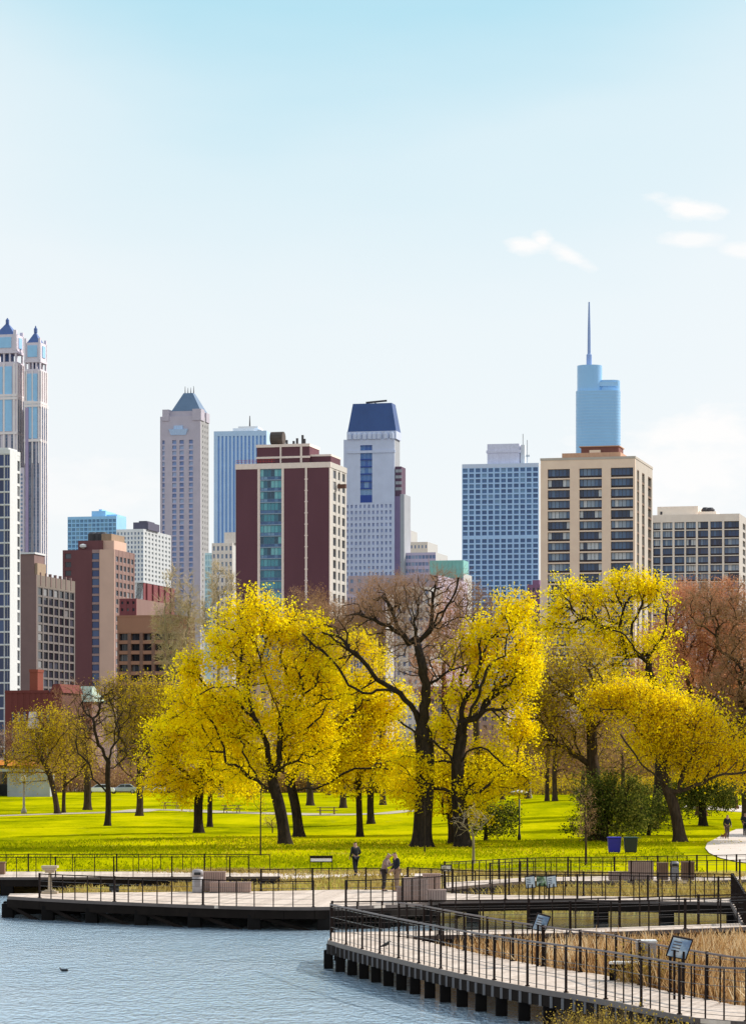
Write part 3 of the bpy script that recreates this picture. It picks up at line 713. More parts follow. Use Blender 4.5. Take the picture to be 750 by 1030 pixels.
# overpass at the far left
m_wall = M('grey concrete wall', (.40, .41, .42), .85, .2, .6)
t = thing('overpass', 'grey concrete overpass with a dark opening at the far left', 'overpass', P(0, 812, 420)*[1, 1, 0]+[0, 0, 1.6])
mb = MB(); mb.box(-30, -.8, 0, 6, 2.1, 3.9); mb.box(1.0, 7, 0.3, 6, -1, 3.6); mb.box(-30, -9, .2, 6, -1, 2.1)
mb.build('wall', m_wall, t)
MB().box(-30, 7.2, -.15, .4, 3.92, 4.3).build('parapet', m_wall, t)
MB().box(-9, 1.0, 5, 6, -1, 2.1).build('back_wall', m_black, t)
for x in (-5.5, -1.2): MB().box(x, x+.5, .6, 1.1, -1, 2.1).build('pillar', m_wall, t)
t = thing('kiosk', 'low kiosk with a long orange roof at the far left behind the overpass', 'kiosk', (-60, 450, 2.2))
m_or = M('orange roof', (.75, .25, .03), .6, .15, .5)
MB().loft([[(-12, 0, 4.1), (9, 0, 4.1), (9, 6, 4.1), (-12, 6, 4.1)], [(-11, 1.5, 5.0), (8, 1.5, 5.0), (8, 4.5, 5.0), (-11, 4.5, 5.0)]]).build('roof', m_or, t)
MB().box(-11, 8, .8, 5, 0, 4.1).build('wall', M('kiosk wall', (.15, .1, .07)), t)
for x in (-8, -4, 0, 4): MB().box(x, x+2.4, .74, .82, 1.2, 3.2).build('window', GLASS('kiosk glass', [(0, (.03, .04, .05)), (.5, (.1, .1, .1))]), t)

# ---------------------------------------------------------------- people and animals
m_skin = M('skin', (.42, .24, .17), .6, .08, 5)
def skin_obj(name, V, E, R, mat, parent, sub=1, root=0):
    me = bpy.data.meshes.new(name); me.from_pydata([tuple(v) for v in V], E, [])
    ob = bpy.data.objects.new(name, me); link(ob)
    ob.modifiers.new('skin', 'SKIN'); sk = me.skin_vertices[0].data
    for i, r in enumerate(R): sk[i].radius = (r, r) if not isinstance(r, tuple) else r
    sk[root].use_root = True
    s_ = ob.modifiers.new('sub', 'SUBSURF'); s_.levels = sub; s_.render_levels = sub
    dg = bpy.context.evaluated_depsgraph_get(); dg.update()
    new = bpy.data.meshes.new_from_object(ob.evaluated_get(dg)); new.name = name
    bpy.data.objects.remove(ob); new.materials.clear(); new.materials.append(mat)
    new.polygons.foreach_set('use_smooth', np.ones(len(new.polygons), bool))
    o = bpy.data.objects.new(name, new); link(o, parent); return o
def person(label, loc, yaw, H, top_m, leg_m, hair_m, arms, legs, lean=0, head=(0, 0), coat=False):
    """facing local -y; arms: two (elbow, wrist) offsets from the shoulder; legs: two (knee, ankle) offsets from the hip"""
    t = thing('person', label, 'person', loc, yaw); k = H/1.75
    V = []; E = []; R = []
    def add(p, r, par=None):
        V.append(np.array(p, float)*k); R.append(r*k if not isinstance(r, tuple) else (r[0]*k, r[1]*k))
        if par is not None: E.append((par, len(V)-1))
        return len(V)-1
    sy = -math.sin(lean); cy = math.cos(lean)
    def sp(s): return (0, sy*s, .95+cy*s)
    pel = add(sp(0), .13); wa = add(sp(.2), .12, pel); ch = add(sp(.38), .14, wa); ne = add(sp(.53), .06, ch)
    hx, hy = head; hd = np.array(sp(.62))+[hx*.06, hy*.08-.02, 0]; h0 = add(hd, .078, ne); h1 = add(hd+[hx*.04, hy*.05, .1], .088, h0)
    no = add(hd+[hx*.06, -.095+hy*.08, .035], .018, h0)
    for s in (-1, 1): add(hd+[s*.088, .01, .05], .018, h0)
    J = {}
    for s, (el, wr) in zip((-1, 1), arms):
        sh = np.array(sp(.45))+[s*.17, 0, 0]; a = add(sh, .055, ch); e_ = sh+np.array(el); w_ = sh+np.array(wr)
        b = add(e_, .043, a); w = add(w_, .03, b); d = (w_-e_)/np.linalg.norm(w_-e_); pm = add(w_+d*.07, (.036, .022), w)
        sd_ = np.cross(d, [s*1., 0, 0]); sd_ = sd_/(np.linalg.norm(sd_)+1e-6)
        for j, ln in enumerate((.07, .08, .075, .055)):
            f1 = add(w_+d*(.1+ln*.4)+sd_*(.028-.019*j), .0095, pm); add(w_+d*(.1+ln*.85)+sd_*(.028-.019*j)+np.array([0, -.02, -.01]), .008, f1)
        th = add(w_+d*.05+sd_*.05, .011, w); add(w_+d*.09+sd_*.065, .009, th)
        J[s] = (sh, e_, w_)
    LG = {}
    for s, (kn, an) in zip((-1, 1), legs):
        hp = np.array(sp(0))+[s*.09, 0, -.06]; a = add(hp, .09, pel); kk = hp+np.array(kn); ank = hp+np.array(an)
        b = add(kk, .06, a); c_ = add(ank, .042, b); add(ank+[s*.02, -.14, -.045], .035, c_); LG[s] = (hp, kk, ank)
    skin_obj('body', V, E, R, m_skin, t)
    # jacket
    V, E, R = [], [], []
    lo = -.28 if coat else -.04
    p0 = add(sp(lo), (.2, .17) if coat else (.165, .14)); p1 = add(sp(.18), (.165, .14), p0); p2 = add(sp(.4), (.185, .14), p1); add(sp(.53), .085, p2)
    for s in (-1, 1):
        sh, e_, w_ = J[s]; a = add(sh, .08, p2); b = add(e_, .066, a); add(w_-(w_-e_)*.06, .05, b)
    skin_obj('jacket', V, E, R, top_m, t)
    V, E, R = [], [], []
    p0 = add(sp(0), (.15, .13)); 
    for s in (-1, 1):
        hp, kk, ank = LG[s]; a = add(hp, .105, p0); b = add(kk, .078, a); add(ank+[0, 0, .02], .062, b)
    skin_obj('trousers', V, E, R, leg_m, t)
    for s in (-1, 1):
        V, E, R = [], [], []; hp, kk, ank = LG[s]
        a = add(ank+[0, .04, -.03], .05); b = add(ank+[s*.01, -.06, -.045], .045, a); add(ank+[s*.02, -.17, -.055], .036, b)
        skin_obj('shoe', V, E, R, m_black, t)
    V, E, R = [], [], []
    a = add(hd+[hx*.03, .03+hy*.03, .06], .094); add(hd+[hx*.05, .015+hy*.06, .12], .092, a)
    skin_obj('hair', V, E, R, hair_m, t)
    ey = MB()
    for s in (-1, 1): ey.lathe(((hd[0]+s*.03+hx*.06)*k, (hd[1]-.083+hy*.08)*k, (hd[2]+.06)*k), [(.004, -.008), (.011, 0), (.004, .008)], 6)
    ey.build('eyes', m_black, t)
    return t
m_navy = M('navy cloth', (.012, .014, .022), .9, .3, 6); m_khaki = M('khaki cloth', (.24, .16, .11), .9, .2, 6); m_taupe = M('taupe coat', (.26, .18, .15), .9, .2, 6)
m_dkt = M('dark trousers', (.03, .022, .02), .9, .3, 6); m_hair = M('brown hair', (.05, .025, .015), .8, .3, 12); m_hairg = M('grey hair', (.3, .24, .2), .8, .2, 12)
m_char = M('charcoal cloth', (.02, .022, .025), .9, .3, 6); m_red = M('grey brown trousers', (.09, .06, .05), .9, .2, 6)
st = ((0, -.01, -.43), (0, 0, -.83))
person('person in a long taupe coat bending towards another, dark trousers, on the boardwalk', onz(386, 896.6, ZD), 1.25, 1.72, m_taupe, m_dkt, m_hairg,
       [((-.06, -.1, -.27), (.05, -.36, -.2)), ((.06, -.12, -.25), (-.03, -.36, -.12))], [((-.02, -.03, -.43), (-.04, .02, -.83)), ((.03, 0, -.43), (.06, .05, -.83))], .26, (0, -.6), True)
person('person in a dark jacket and khaki trousers looking down on the boardwalk', onz(399, 897, ZD), -1.15, 1.76, m_navy, m_khaki, m_hair,
       [((-.05, .02, -.28), (-.02, -.16, -.48)), ((.05, .02, -.28), (.0, -.2, -.44))], [((0, -.02, -.43), (-.02, .03, -.83)), ((0, 0, -.43), (.03, -.04, -.83))], .08, (0, -.5))
person('person in black walking alone on the shore path, seen from behind', onz(357.5, 881, .93), PI+.5, 1.72, m_char, m_navy, m_hair,
       [((-.1, .05, -.26), (.02, -.12, -.36)), ((.08, .04, -.27), (.06, -.12, -.46))], [((0, -.12, -.42), (0, -.08, -.83)), ((0, .02, -.43), (0, .2, -.79))], .05)
q = hit(731, 844.5)
person('person in a dark jacket walking a small dog on the pale park path', q, .3, 1.74, m_navy, m_red, m_hair,
       [((-.09, .0, -.28), (-.1, -.12, -.5)), ((.09, .03, -.27), (.05, -.16, -.46))], [((-.02, -.1, -.42), (-.03, -.05, -.83)), ((.02, .03, -.43), (.03, .16, -.8))], .06)
q2 = hit(749, 841.5)
person('person in black at the right edge on the pale park path', q2, .2, 1.74, m_char, m_navy, m_hair,
       [((-.08, .0, -.28), (-.04, -.14, -.46)), ((.08, .03, -.27), (.05, -.12, -.47))], [((0, -.06, -.43), (0, -.02, -.83)), ((0, .02, -.43), (0, .1, -.82))], .03)
# the small dog and its lead
def sk4(name, V, E, R, m, t, sub=1): return skin_obj(name, [np.array(v) for v in V], E, R, m, t, sub)
qd = hit(727, 844.5); t = thing('dog', 'small brown dog on a lead at the feet of a person on the path', 'dog', qd, .4)
V = [(0, .16, .27), (0, 0, .26), (0, -.17, .28), (0, -.25, .36), (0, -.31, .4), (0, -.4, .375), (0, .25, .33), (0, .32, .42)]
E_ = [(0, 1), (1, 2), (2, 3), (3, 4), (4, 5), (0, 6), (6, 7)]; R_ = [.07, .065, .08, .05, .055, .025, .018, .012]
for s in (-1, 1):
    n = len(V); V += [(s*.06, -.18, .2), (s*.06, -.19, .1), (s*.06, -.2, .02)]; E_ += [(2, n), (n, n+1), (n+1, n+2)]; R_ += [.035, .02, .022]
    n = len(V); V += [(s*.06, .16, .2), (s*.06, .21, .1), (s*.06, .18, .02)]; E_ += [(0, n), (n, n+1), (n+1, n+2)]; R_ += [.045, .02, .022]
    n = len(V); V += [(s*.045, -.29, .46)]; E_ += [(4, n)]; R_ += [.018]
sk4('body', V, E_, R_, BARK('dog fur', (.09, .04, .02), (.3, .16, .08)), t)
MB().tube([(0, -.25, .37), (0, -.24, .34)], [.062, .062], 8).build('collar', m_red, t)
t = thing('dog_lead', 'thin pale lead hanging from the hand of the person to the dog', 'lead', qd)
MB().tube([(.0, -.2, .38), (.05, -.16, .5), (.08, -.1, .75), (.09, -.08, .92)], .012, 5).build('strap', m_or, t)
# coot on the water and a black bird on the boards
qw = onz(64, 977.5, 0); t = thing('water_bird', 'small dark water bird swimming alone on the pond', 'bird', qw, -PI/2); t.scale = (.55, .55, .55)
V = [(0, .16, .06), (0, .05, .06), (0, -.1, .065), (0, -.17, .12), (0, -.2, .2), (0, -.24, .225), (0, .26, .1)]
sk4('body', V, [(0, 1), (1, 2), (2, 3), (3, 4), (4, 5), (0, 6)], [.075, .1, .085, .04, .035, .035, .025], m_black, t, 2)
MB().tube([(0, -.26, .225), (0, -.32, .215)], [.015, .004], 6).build('beak', m_white, t)
for s in (-1, 1): MB().loft([[(s*.085, -.05, .09), (s*.105, 0, .05), (s*.1, .06, .05), (s*.07, .2, .11), (s*.085, .05, .13)], [(s*.07, -.05, .09), (s*.085, 0, .05), (s*.08, .06, .05), (s*.05, .2, .11), (s*.06, .05, .13)]]).build('wing', m_bkp, t)
qw = onz(388.5, 954.5, ZD); t = thing('black_bird', 'black bird standing on the planks of the near boardwalk', 'bird', qw, .9)
V = [(0, .08, .1), (0, 0, .13), (0, -.07, .17), (0, -.1, .22), (0, .2, .06), (0, .3, .03)]
E_ = [(0, 1), (1, 2), (2, 3), (0, 4), (4, 5)]; R_ = [.045, .055, .045, .036, .025, .02]
sk4('body', V, E_, R_, m_bkp, t, 2)
MB().tube([(0, -.13, .225), (0, -.19, .215)], [.014, .003], 6).build('beak', m_black, t)
for s in (-1, 1): MB().tube([(s*.025, 0, .1), (s*.025, .01, .05), (s*.025, -.0, .004), (s*.025, -.04, .004)], .006, 5).build('leg', m_black, t)
# ---------------------------------------------------------------- trees
def skeleton(limbs, pts, seed, step=.55, alpha=.35, jit=.06, tips=None):
    """limbs: polylines (first is the trunk); pts: crown points that get joined on.  returns nodes, parents, radii weights"""
    rg = np.random.default_rng(seed); cap = 60000
    N = np.zeros((cap, 3)); PL = np.zeros(cap); par = np.full(cap, -1, int); D = np.zeros((cap, 3)); W = np.zeros(cap); n = 0
    def push(p, j, w=0):
        nonlocal n
        N[n] = p; par[n] = j
        if j >= 0:
            d = p-N[j]; L = np.linalg.norm(d); PL[n] = PL[j]+L; D[n] = d/(L+1e-9)
        else: D[n] = (0, 0, 1)
        W[n] = w; n += 1; return n-1
    for li, (pl, wt) in enumerate(limbs):
        q = resample(smooth(pl, 2), step)
        if li == 0: j = push(q[0], -1)
        else: j = int(np.argmin(np.linalg.norm(N[:n]-q[0], axis=1)))
        for i, p in enumerate(q[1:]): j = push(p+rg.normal(0, jit, 3)*(li > 0), j, 0)
        W[j] += wt
    n0 = n
    if len(pts):
        dm = np.min(np.linalg.norm(pts[:, None]-N[None, int(n0*.0):n0], axis=2), 1); pts = pts[np.argsort(dm)]
        lowz = N[:n0, 2].max()*.12
        for p in pts:
            v = p-N[:n]; d = np.linalg.norm(v, axis=1)
            ang = 1-(v*D[:n]).sum(1)/(d+1e-6)
            cst = d*(1+.35*ang)+alpha*PL[:n]*.6+(N[:n, 2] < lowz)*50
            j = int(np.argmin(cst)); a = N[j].copy(); L = d[j]
            if L < .05: continue
            k = max(1, int(round(L/step))); ctl = a+D[j]*L*.35+(p-a)*.25+np.array([0, 0, .06*L])
            for i in range(1, k+1):
                t = i/k; q = a*(1-t)**2+2*ctl*t*(1-t)+p*t*t
                if i < k: q = q+rg.normal(0, jit*min(1, L), 3)
                j = push(q, j)
            W[j] += 1
    return N[:n], par[:n], D[:n], W[:n]
def wood(N, par, D, W, R, rtip, flare=.6):
    n = len(N); w = W.copy(); ch = np.zeros(n, int); main = np.full(n, -1, int); best = np.zeros(n)
    leaf = np.ones(n, bool); leaf[par[par >= 0]] = False; w[leaf & (w == 0)] = 1
    for i in range(n-1, 0, -1): w[par[i]] += w[i]
    for i in range(1, n):
        p = par[i]
        if w[i] > best[p]: best[p] = w[i]; main[p] = i
    ex = max(1.5, math.log(max(w[0], 2))/math.log(R/rtip)); r = rtip*w**(1/ex)
    k = R/r[0]; r = rtip+(r-rtip)*((R-rtip)/(r[0]-rtip+1e-9))
    z = N[:, 2]-N[0, 2]; tr = r > R*.75
    r = r*(1+flare*np.exp(-np.maximum(z, 0)/.45)*tr)
    return r, main, leaf
def tubes(N, par, D, r, main, sel, k=6):
    """smooth frusta for every edge parent->child with sel[child]"""
    n = len(N); dn = D.copy(); has = main >= 0; dn[has] = dn[has]+D[main[has]]; dn /= np.linalg.norm(dn, axis=1)[:, None]+1e-9
    ref = np.array([.37, .9, .21]); u = np.cross(dn, ref); u /= np.linalg.norm(u, axis=1)[:, None]+1e-9; v = np.cross(dn, u)
    a = np.arange(k)*2*PI/k; ca, sa = np.cos(a), np.sin(a)
    rings = N[:, None]+r[:, None, None]*(u[:, None]*ca[None, :, None]+v[:, None]*sa[None, :, None])
    V = [rings.reshape(-1, 3)]; e = np.nonzero(sel & (par >= 0))[0]; cont = main[par[e]] == e
    base = par[e]*k; sb = e[~cont]
    if len(sb):
        ps = par[sb]; us = u[sb]; vs = v[sb]
        st_ = N[ps][:, None]+r[sb][:, None, None]*1.05*(us[:, None]*ca[None, :, None]+vs[:, None]*sa[None, :, None])
        V.append(st_.reshape(-1, 3)); base = base.copy(); base[~cont] = n*k+np.arange(len(sb))*k
    j = np.arange(k); j2 = (j+1) % k; top = e*k
    f = np.stack([base[:, None]+j, base[:, None]+j2, top[:, None]+j2, top[:, None]+j], -1).reshape(-1, 4)
    return np.concatenate(V), f
def twigs(src, dirs, m, L0, L1, r0, seed, spread=.8, up=.2, cone=None):
    """m forked twigs from each source point; returns verts, faces, end points"""
    rg = np.random.default_rng(seed); S0 = np.repeat(src, m, 0); d = np.repeat(dirs, m, 0)+rg.normal(0, spread, (len(S0), 3)); d[:, 2] += up
    d /= np.linalg.norm(d, axis=1)[:, None]+1e-9; L = rg.uniform(L0, L1, len(S0))[:, None]
    b = rg.normal(0, .3, (len(S0), 3)); p1 = S0+d*L*.5; d2 = d+b; d2 /= np.linalg.norm(d2, axis=1)[:, None]; p2 = p1+d2*L*.55
    ref = np.array([.3, .8, .5]); u = np.cross(d, ref); u /= np.linalg.norm(u, axis=1)[:, None]+1e-9; v = np.cross(d, u)
    a = np.array([0, 2*PI/3, 4*PI/3]); V = []
    for p, rr in ((S0, r0), (p1, r0*.7), (p2, r0*.3)):
        V.append(p[:, None]+rr*(u[:, None]*np.cos(a)[None, :, None]+v[:, None]*np.sin(a)[None, :, None]))
    V = np.stack(V, 1).reshape(-1, 3); k = np.arange(len(S0))[:, None, None]*9; q = np.array([[0, 1, 4, 3], [1, 2, 5, 4], [2, 0, 3, 5], [3, 4, 7, 6], [4, 5, 8, 7], [5, 3, 6, 8]])[None]
    return V, (k+q).reshape(-1, 4), p1, p2, d2
def leaves(c, n, sig, size, seed, flat=.0):
    rg = np.random.default_rng(seed); C = np.repeat(c, n, 0)+rg.normal(0, sig, (len(c)*n, 3)); m = len(C)
    u = rg.normal(0, 1, (m, 3)); u /= np.linalg.norm(u, axis=1)[:, None]; w = rg.normal(0, 1, (m, 3)); v = np.cross(u, w); v /= np.linalg.norm(v, axis=1)[:, None]
    s = (size*rg.uniform(.55, 1.35, m))[:, None]
    V = np.stack([C+u*s, C+v*s*.62, C-u*s*.9, C-v*s*.62+u*s*.1], 1).reshape(-1, 3)
    return V, np.arange(m*4).reshape(-1, 4)
BK = BARK('dark bark', (.012, .009, .008), (.05, .035, .025)); BK2 = BARK('brown bark', (.025, .016, .011), (.085, .058, .038)); BK3 = BARK('pale bark', (.16, .12, .08), (.36, .29, .2)); BKR = BARK('red brown bark', (.04, .016, .01), (.13, .055, .03))
TW = M('brown twig', (.36, .21, .125), .9, .35, .8, .1); TWD = M('dark twig', (.05, .03, .02), .9, .35, .8, .1); TWP = M('pale twig', (.58, .46, .3), .9, .3, .8, .1); TWR = M('red twig', (.66, .30, .17), .9, .35, .8, .1); TWO = M('olive twig', (.27, .18, .06), .9, .35, .8, .1)
LY = LEAF('yellow leaf', [(0, (.56, .41, .002)), (.2, (.87, .66, .003)), (.5, (.96, .75, .004)), (1, (.98, .87, .015))], .6)
LYG = LEAF('orange yellow leaf', [(0, (.52, .36, .003)), (.3, (.86, .63, .005)), (.65, (.96, .75, .008)), (1, (.98, .86, .02))], .62)
LO = LEAF('olive leaf', [(0, (.22, .13, .008)), (.45, (.58, .40, .015)), (1, (.88, .68, .02))], .5)
LB = LEAF('brown bud', [(0, (.14, .07, .03)), (.5, (.36, .19, .09)), (1, (.56, .36, .2))], .3)
LR = LEAF('red brown bud', [(0, (.3, .11, .05)), (.5, (.62, .28, .14)), (1, (.8, .48, .28))], .3)
LG = LEAF('dark green leaf', [(0, (.02, .03, .006)), (.4, (.08, .11, .018)), (.7, (.22, .23, .04)), (1, (.55, .46, .09))], .4)
KIND = {  # attractor density per m3, twigs, twig length, twig mat, leaves per end, sigma, size, leaf mat, bark
 'yellow': dict(tw=3, tl=(.35, .9), tm=TWD, ln=9, sg=.21, sz=.088, lm=LY, bk=BK),
 'gold':   dict(tw=5, tl=(.5, 1.1), tm=TWO, ln=6, sg=.3, sz=.085, lm=LYG, bk=BK2),
 'olive':  dict(tw=5, tl=(.5, 1.2), tm=TWO, ln=1, sg=.3, sz=.085, lm=LO, bk=BK2),
 'bare':   dict(tw=7, tl=(.5, 1.4), tm=TW, ln=0, sg=.3, sz=.08, lm=LB, bk=BK),
 'dark':   dict(tw=5, tl=(.4, 1.0), tm=TWD, ln=1, sg=.3, sz=.06, lm=LO, bk=BK),
 'red':    dict(tw=7, tl=(.5, 1.2), tm=TWR, ln=2, sg=.3, sz=.07, lm=LR, bk=BKR),
 'brown':  dict(tw=6, tl=(.5, 1.3), tm=TW, ln=2, sg=.35, sz=.065, lm=LB, bk=BK2),
 'pale':   dict(tw=6, tl=(.7, 1.6), tm=TWP, ln=0, sg=.3, sz=.07, lm=LB, bk=BK3),
 'green':  dict(tw=4, tl=(.3, .8), tm=TWD, ln=8, sg=.2, sz=.08, lm=LG, bk=BK),
}
NTREE = [0]
def tree(name, label, kind, base, R, limbs, blobs, nat, Y=None, group=None, scale=1, tw=None, ln=None, twr=.011, alpha=.35, depth=.8, cat='tree', rtip=.016, thin=.72):
    """everything in photo pixels at the tree's distance; blobs: (x, y, rx, ry[, density])"""
    NTREE[0] += 1; seed = 100+NTREE[0]*7; rg = np.random.default_rng(seed); K = KIND[kind]; twr = twr*1.2 if kind in ('yellow', 'gold') else twr
    if Y is None: o = hit(*base); Yt = o[1]
    else:
        Yt = Y; X = (base[0]-375)/F*Y; o = np.array([X, Y, float(gz(X, Y))])
    by = HY-(o[2]-ZC)*F/Yt
    def loc(px, py, dy=0): return np.array([(px-base[0])/F*Yt, dy, (by-py)/F*Yt])
    L = []
    for k, l in enumerate(limbs):
        wt = 3
        if isinstance(l, tuple) and isinstance(l[0], list): l, wt = l
        n = len(l); drift = rg.normal(0, .5)*(k > 0); pl = []
        for i, q in enumerate(l):
            dy = q[2] if len(q) > 2 else drift*i*.3-(min(.45*i, 2.2) if k > 0 else 0)
            pl.append(loc(q[0], q[1], dy))
        if k == 0: pl[0] = pl[0]*[1, 1, 0]-[0, 0, .15]
        L.append((pl, wt))
    tot = sum(b[2]*b[3]*(b[4] if len(b) > 4 else 1) for b in blobs); pts = []
    for b in blobs:
        m = max(3, int(nat*b[2]*b[3]*(b[4] if len(b) > 4 else 1)/tot)); s = rg.normal(0, 1, (m, 3)); s /= np.linalg.norm(s, axis=1)[:, None]; s *= (rg.random(m)**.42)[:, None]
        c = loc(b[0], b[1]); rx, rz = b[2]/F*Yt, b[3]/F*Yt
        s = s*(1+.12*np.sin(s[:, :1]*7+seed)*np.cos(s[:, 2:]*6))
        q = c+s*[rx, max(min(rx, rz)*depth, .4), rz]
        if kind in ('yellow', 'gold', 'green') and m > 20:
            kc = max(6, m//10); q = q[rg.integers(0, kc, m)]+rg.normal(0, 1, (m, 3))*[.5, .5, .36]
        pts.append(q)
    pts = np.concatenate(pts) if pts else np.zeros((0, 3)); pts = pts[pts[:, 2] > .4]
    N, par, D, W = skeleton(L, pts, seed, alpha=alpha)
    r, main, leaf = wood(N, par, D, W, R, rtip)
    root = thing(name, label, cat, o, 0, group)
    v, f = tubes(N, par, D, r, main, np.ones(len(N), bool), 6)
    nt_ = len(resample(smooth(L[0][0], 2), .55)); io = np.arange(len(N)); lim = io >= nt_; r = np.where(lim & (r > .03), .03+(r-.03)*thin, r)
    v, f = tubes(N, par, D, r, main, np.ones(len(N), bool), 6)
    link(bpy.data.objects.new('trunk', mesh_np('trunk', v, f, K['bk'], None, True)), root)
    src = np.nonzero((r < .05) & (rg.random(len(N)) < .75) | leaf)[0]
    tw = K['tw'] if tw is None else tw; ln = K['ln'] if ln is None else ln
    tv, tf, p1, p2, d2 = twigs(N[src], D[src], tw, K['tl'][0]*scale, K['tl'][1]*scale, twr, seed+1)
    V = [tv]; Fa = [tf]; MI = [np.zeros(len(tf), int)]; off = len(tv)
    if kind in ('bare', 'brown', 'red', 'dark', 'pale', 'olive'):
        a, b_, _, _, _ = twigs(p1, d2, 2, K['tl'][0]*.5*scale, K['tl'][1]*.6*scale, twr*.7, seed+2, .6)
        V.append(a); Fa.append(b_+off); MI.append(np.zeros(len(b_), int)); off += len(a)
    if ln:
        a, b_ = leaves(np.concatenate([p1, p2]), ln, K['sg']*scale, K['sz']*scale, seed+3)
        V.append(a); Fa.append(b_+off); MI.append(np.ones(len(b_), int))
    link(bpy.data.objects.new('crown', mesh_np('crown', np.concatenate(V), np.concatenate(Fa), [K['tm'], K['lm']], np.concatenate(MI))), root)
    return root
GY = 'yellow flowering trees on the lawn'
tree('yellow_tree', 'tall yellow tree on the left half whose trunk forks into two curved dark limbs', 'yellow', (287, 850), .42,
 [[(287, 850), (284, 825), (279, 803), (274, 787), (271, 770)], ([(271, 770), (267, 744), (260, 730), (253, 717), (249, 703), (243, 696), (235, 692), (220, 692), (205, 700)], 12), ([(243, 696), (250, 685), (253, 670)], 8),
  ([(274, 787), (279, 770), (281, 758), (282, 745), (283, 731)], 30), ([(283, 731), (280, 712), (275, 699), (268, 683), (264, 665), (257, 645)], 14), ([(283, 731), (294, 720), (301, 710), (306, 700), (303, 683)], 10), ([(277, 800), (262, 788), (250, 770), (246, 757)], 6)],
 [(262, 635, 38, 30, 1.2), (230, 660, 42, 34), (298, 665, 40, 45, .9), (215, 712, 48, 38), (265, 700, 55, 50, .8), (310, 725, 35, 45), (230, 765, 45, 32), (290, 765, 40, 28, .7), (195, 690, 26, 26, .9), (330, 690, 26, 36, .8)], 1250, group=GY)
tree('yellow_tree', 'lower spreading yellow tree left of the tallest one, on a short flared trunk', 'yellow', (200, 838), .36,
 [[(200, 838), (199, 815), (201, 790), (204, 765)], ([(201, 795), (185, 775), (172, 765)], 8), ([(202, 790), (218, 770), (225, 755)], 8)],
 [(200, 745, 42, 36), (172, 770, 22, 28), (182, 790, 32, 20), (220, 785, 30, 18), (205, 715, 32, 25), (178, 735, 22, 22, .8)], 680, group=GY)
tree('yellow_tree', 'yellow tree with a slim trunk just right of the short flared trunk', 'yellow', (211, 832), .22,
 [[(211, 832), (211, 800), (214, 770)]], [(225, 750, 35, 40), (240, 785, 28, 16)], 240, group=GY)
tree('yellow_tree', 'yellow tree with a long low limb reaching right, trunk leaning left', 'yellow', (301, 842), .38,
 [[(301, 842), (298, 815), (294, 797), (290, 780), (289, 760)], ([(295, 797), (303, 793, -1), (315, 793, -2), (327, 790, -2.5), (338, 783, -2.8), (349, 776, -3), (362, 772, -3), (374, 771, -3), (390, 773, -3), (406, 776, -3)], 25), ([(291, 785), (305, 765), (320, 745)], 12)],
 [(330, 720, 42, 48), (345, 765, 40, 28), (318, 685, 28, 32), (300, 745, 30, 35, .7), (365, 700, 35, 28), (345, 660, 24, 22, .9), (375, 670, 20, 18, .7)], 820, group=GY)
tree('yellow_tree', 'yellow tree on a straight thin trunk behind the long low limb', 'yellow', (362, 842), .24,
 [[(362, 842), (361, 810), (360, 780), (362, 750)]], [(365, 745, 42, 40), (385, 720, 28, 35), (395, 775, 28, 22), (345, 790, 26, 14)], 420, group=GY)
tree('yellow_tree', 'small yellow tree far behind, its trunk close right of a thin straight one', 'yellow', (373, 829), .3,
 [[(373, 829), (372, 805), (374, 780)]], [(380, 775, 35, 25), (350, 770, 30, 22)], 220, group=GY)
tree('bare_tree', 'large bare dark tree in the middle with twisting limbs above a very thick trunk', 'bare', (424, 852), .64,
 [[(424, 852), (425, 825), (427, 795), (428, 765), (426, 740), (421, 722)],
  ([(421, 722), (412, 708), (400, 696), (388, 694), (372, 698), (363, 698), (352, 692), (340, 672), (330, 661), (318, 650), (305, 640)], 30), ([(390, 694), (378, 682), (366, 668), (354, 656), (340, 646), (325, 638)], 18), ([(363, 698), (345, 700), (330, 703), (315, 700)], 15),
  ([(424, 735), (428, 712), (428, 690), (424, 668), (418, 652)], 20), ([(418, 652), (416, 636), (417, 620)], 10), ([(418, 652), (402, 637), (388, 629), (372, 623), (360, 619)], 22), ([(402, 637), (394, 615), (385, 600)], 14), ([(418, 652), (425, 643), (433, 630), (440, 620), (450, 610), (458, 596), (461, 582)], 26), ([(433, 630), (434, 608), (437, 585)], 14),
  ([(428, 694), (434, 686), (442, 680), (454, 672), (468, 670)], 14)],
 [(405, 612, 42, 32), (435, 600, 30, 26), (380, 615, 34, 28), (330, 645, 42, 32, .6), (455, 610, 22, 30, .6), (440, 655, 32, 28, .7), (400, 665, 30, 25, .5), (310, 640, 32, 24, .5), (350, 620, 26, 22, .5)], 620, tw=4, alpha=.3, thin=.6, twr=.0105)
tree('yellow_tree', 'bright clumped yellow tree just right of the large bare tree', 'yellow', (466, 852), .52,
 [[(466, 852), (463, 830), (461, 805), (460, 780), (460, 763), (464, 740)], ([(460, 775), (453, 760), (443, 751), (432, 744), (413, 735), (400, 724)], 30), ([(464, 740), (467, 737), (471, 723), (475, 712), (480, 696), (490, 670)], 40), ([(463, 745), (459, 733), (452, 722), (445, 712), (440, 700)], 14), ([(461, 770), (467, 759), (480, 751), (493, 755), (500, 765)], 18), ([(464, 742), (464, 720), (464, 700)], 10), ([(471, 725), (485, 715), (500, 715)], 10)],
 [(512, 635, 30, 26, 1.3), (498, 662, 36, 28, 1.2), (520, 675, 24, 35, 1.1), (490, 700, 30, 26, .8), (522, 735, 16, 38), (510, 785, 26, 24), (480, 800, 24, 20), (440, 742, 24, 20), (420, 775, 24, 26), (412, 796, 22, 16), (465, 690, 18, 28, .6), (472, 640, 12, 25, .7)], 820, group=GY)
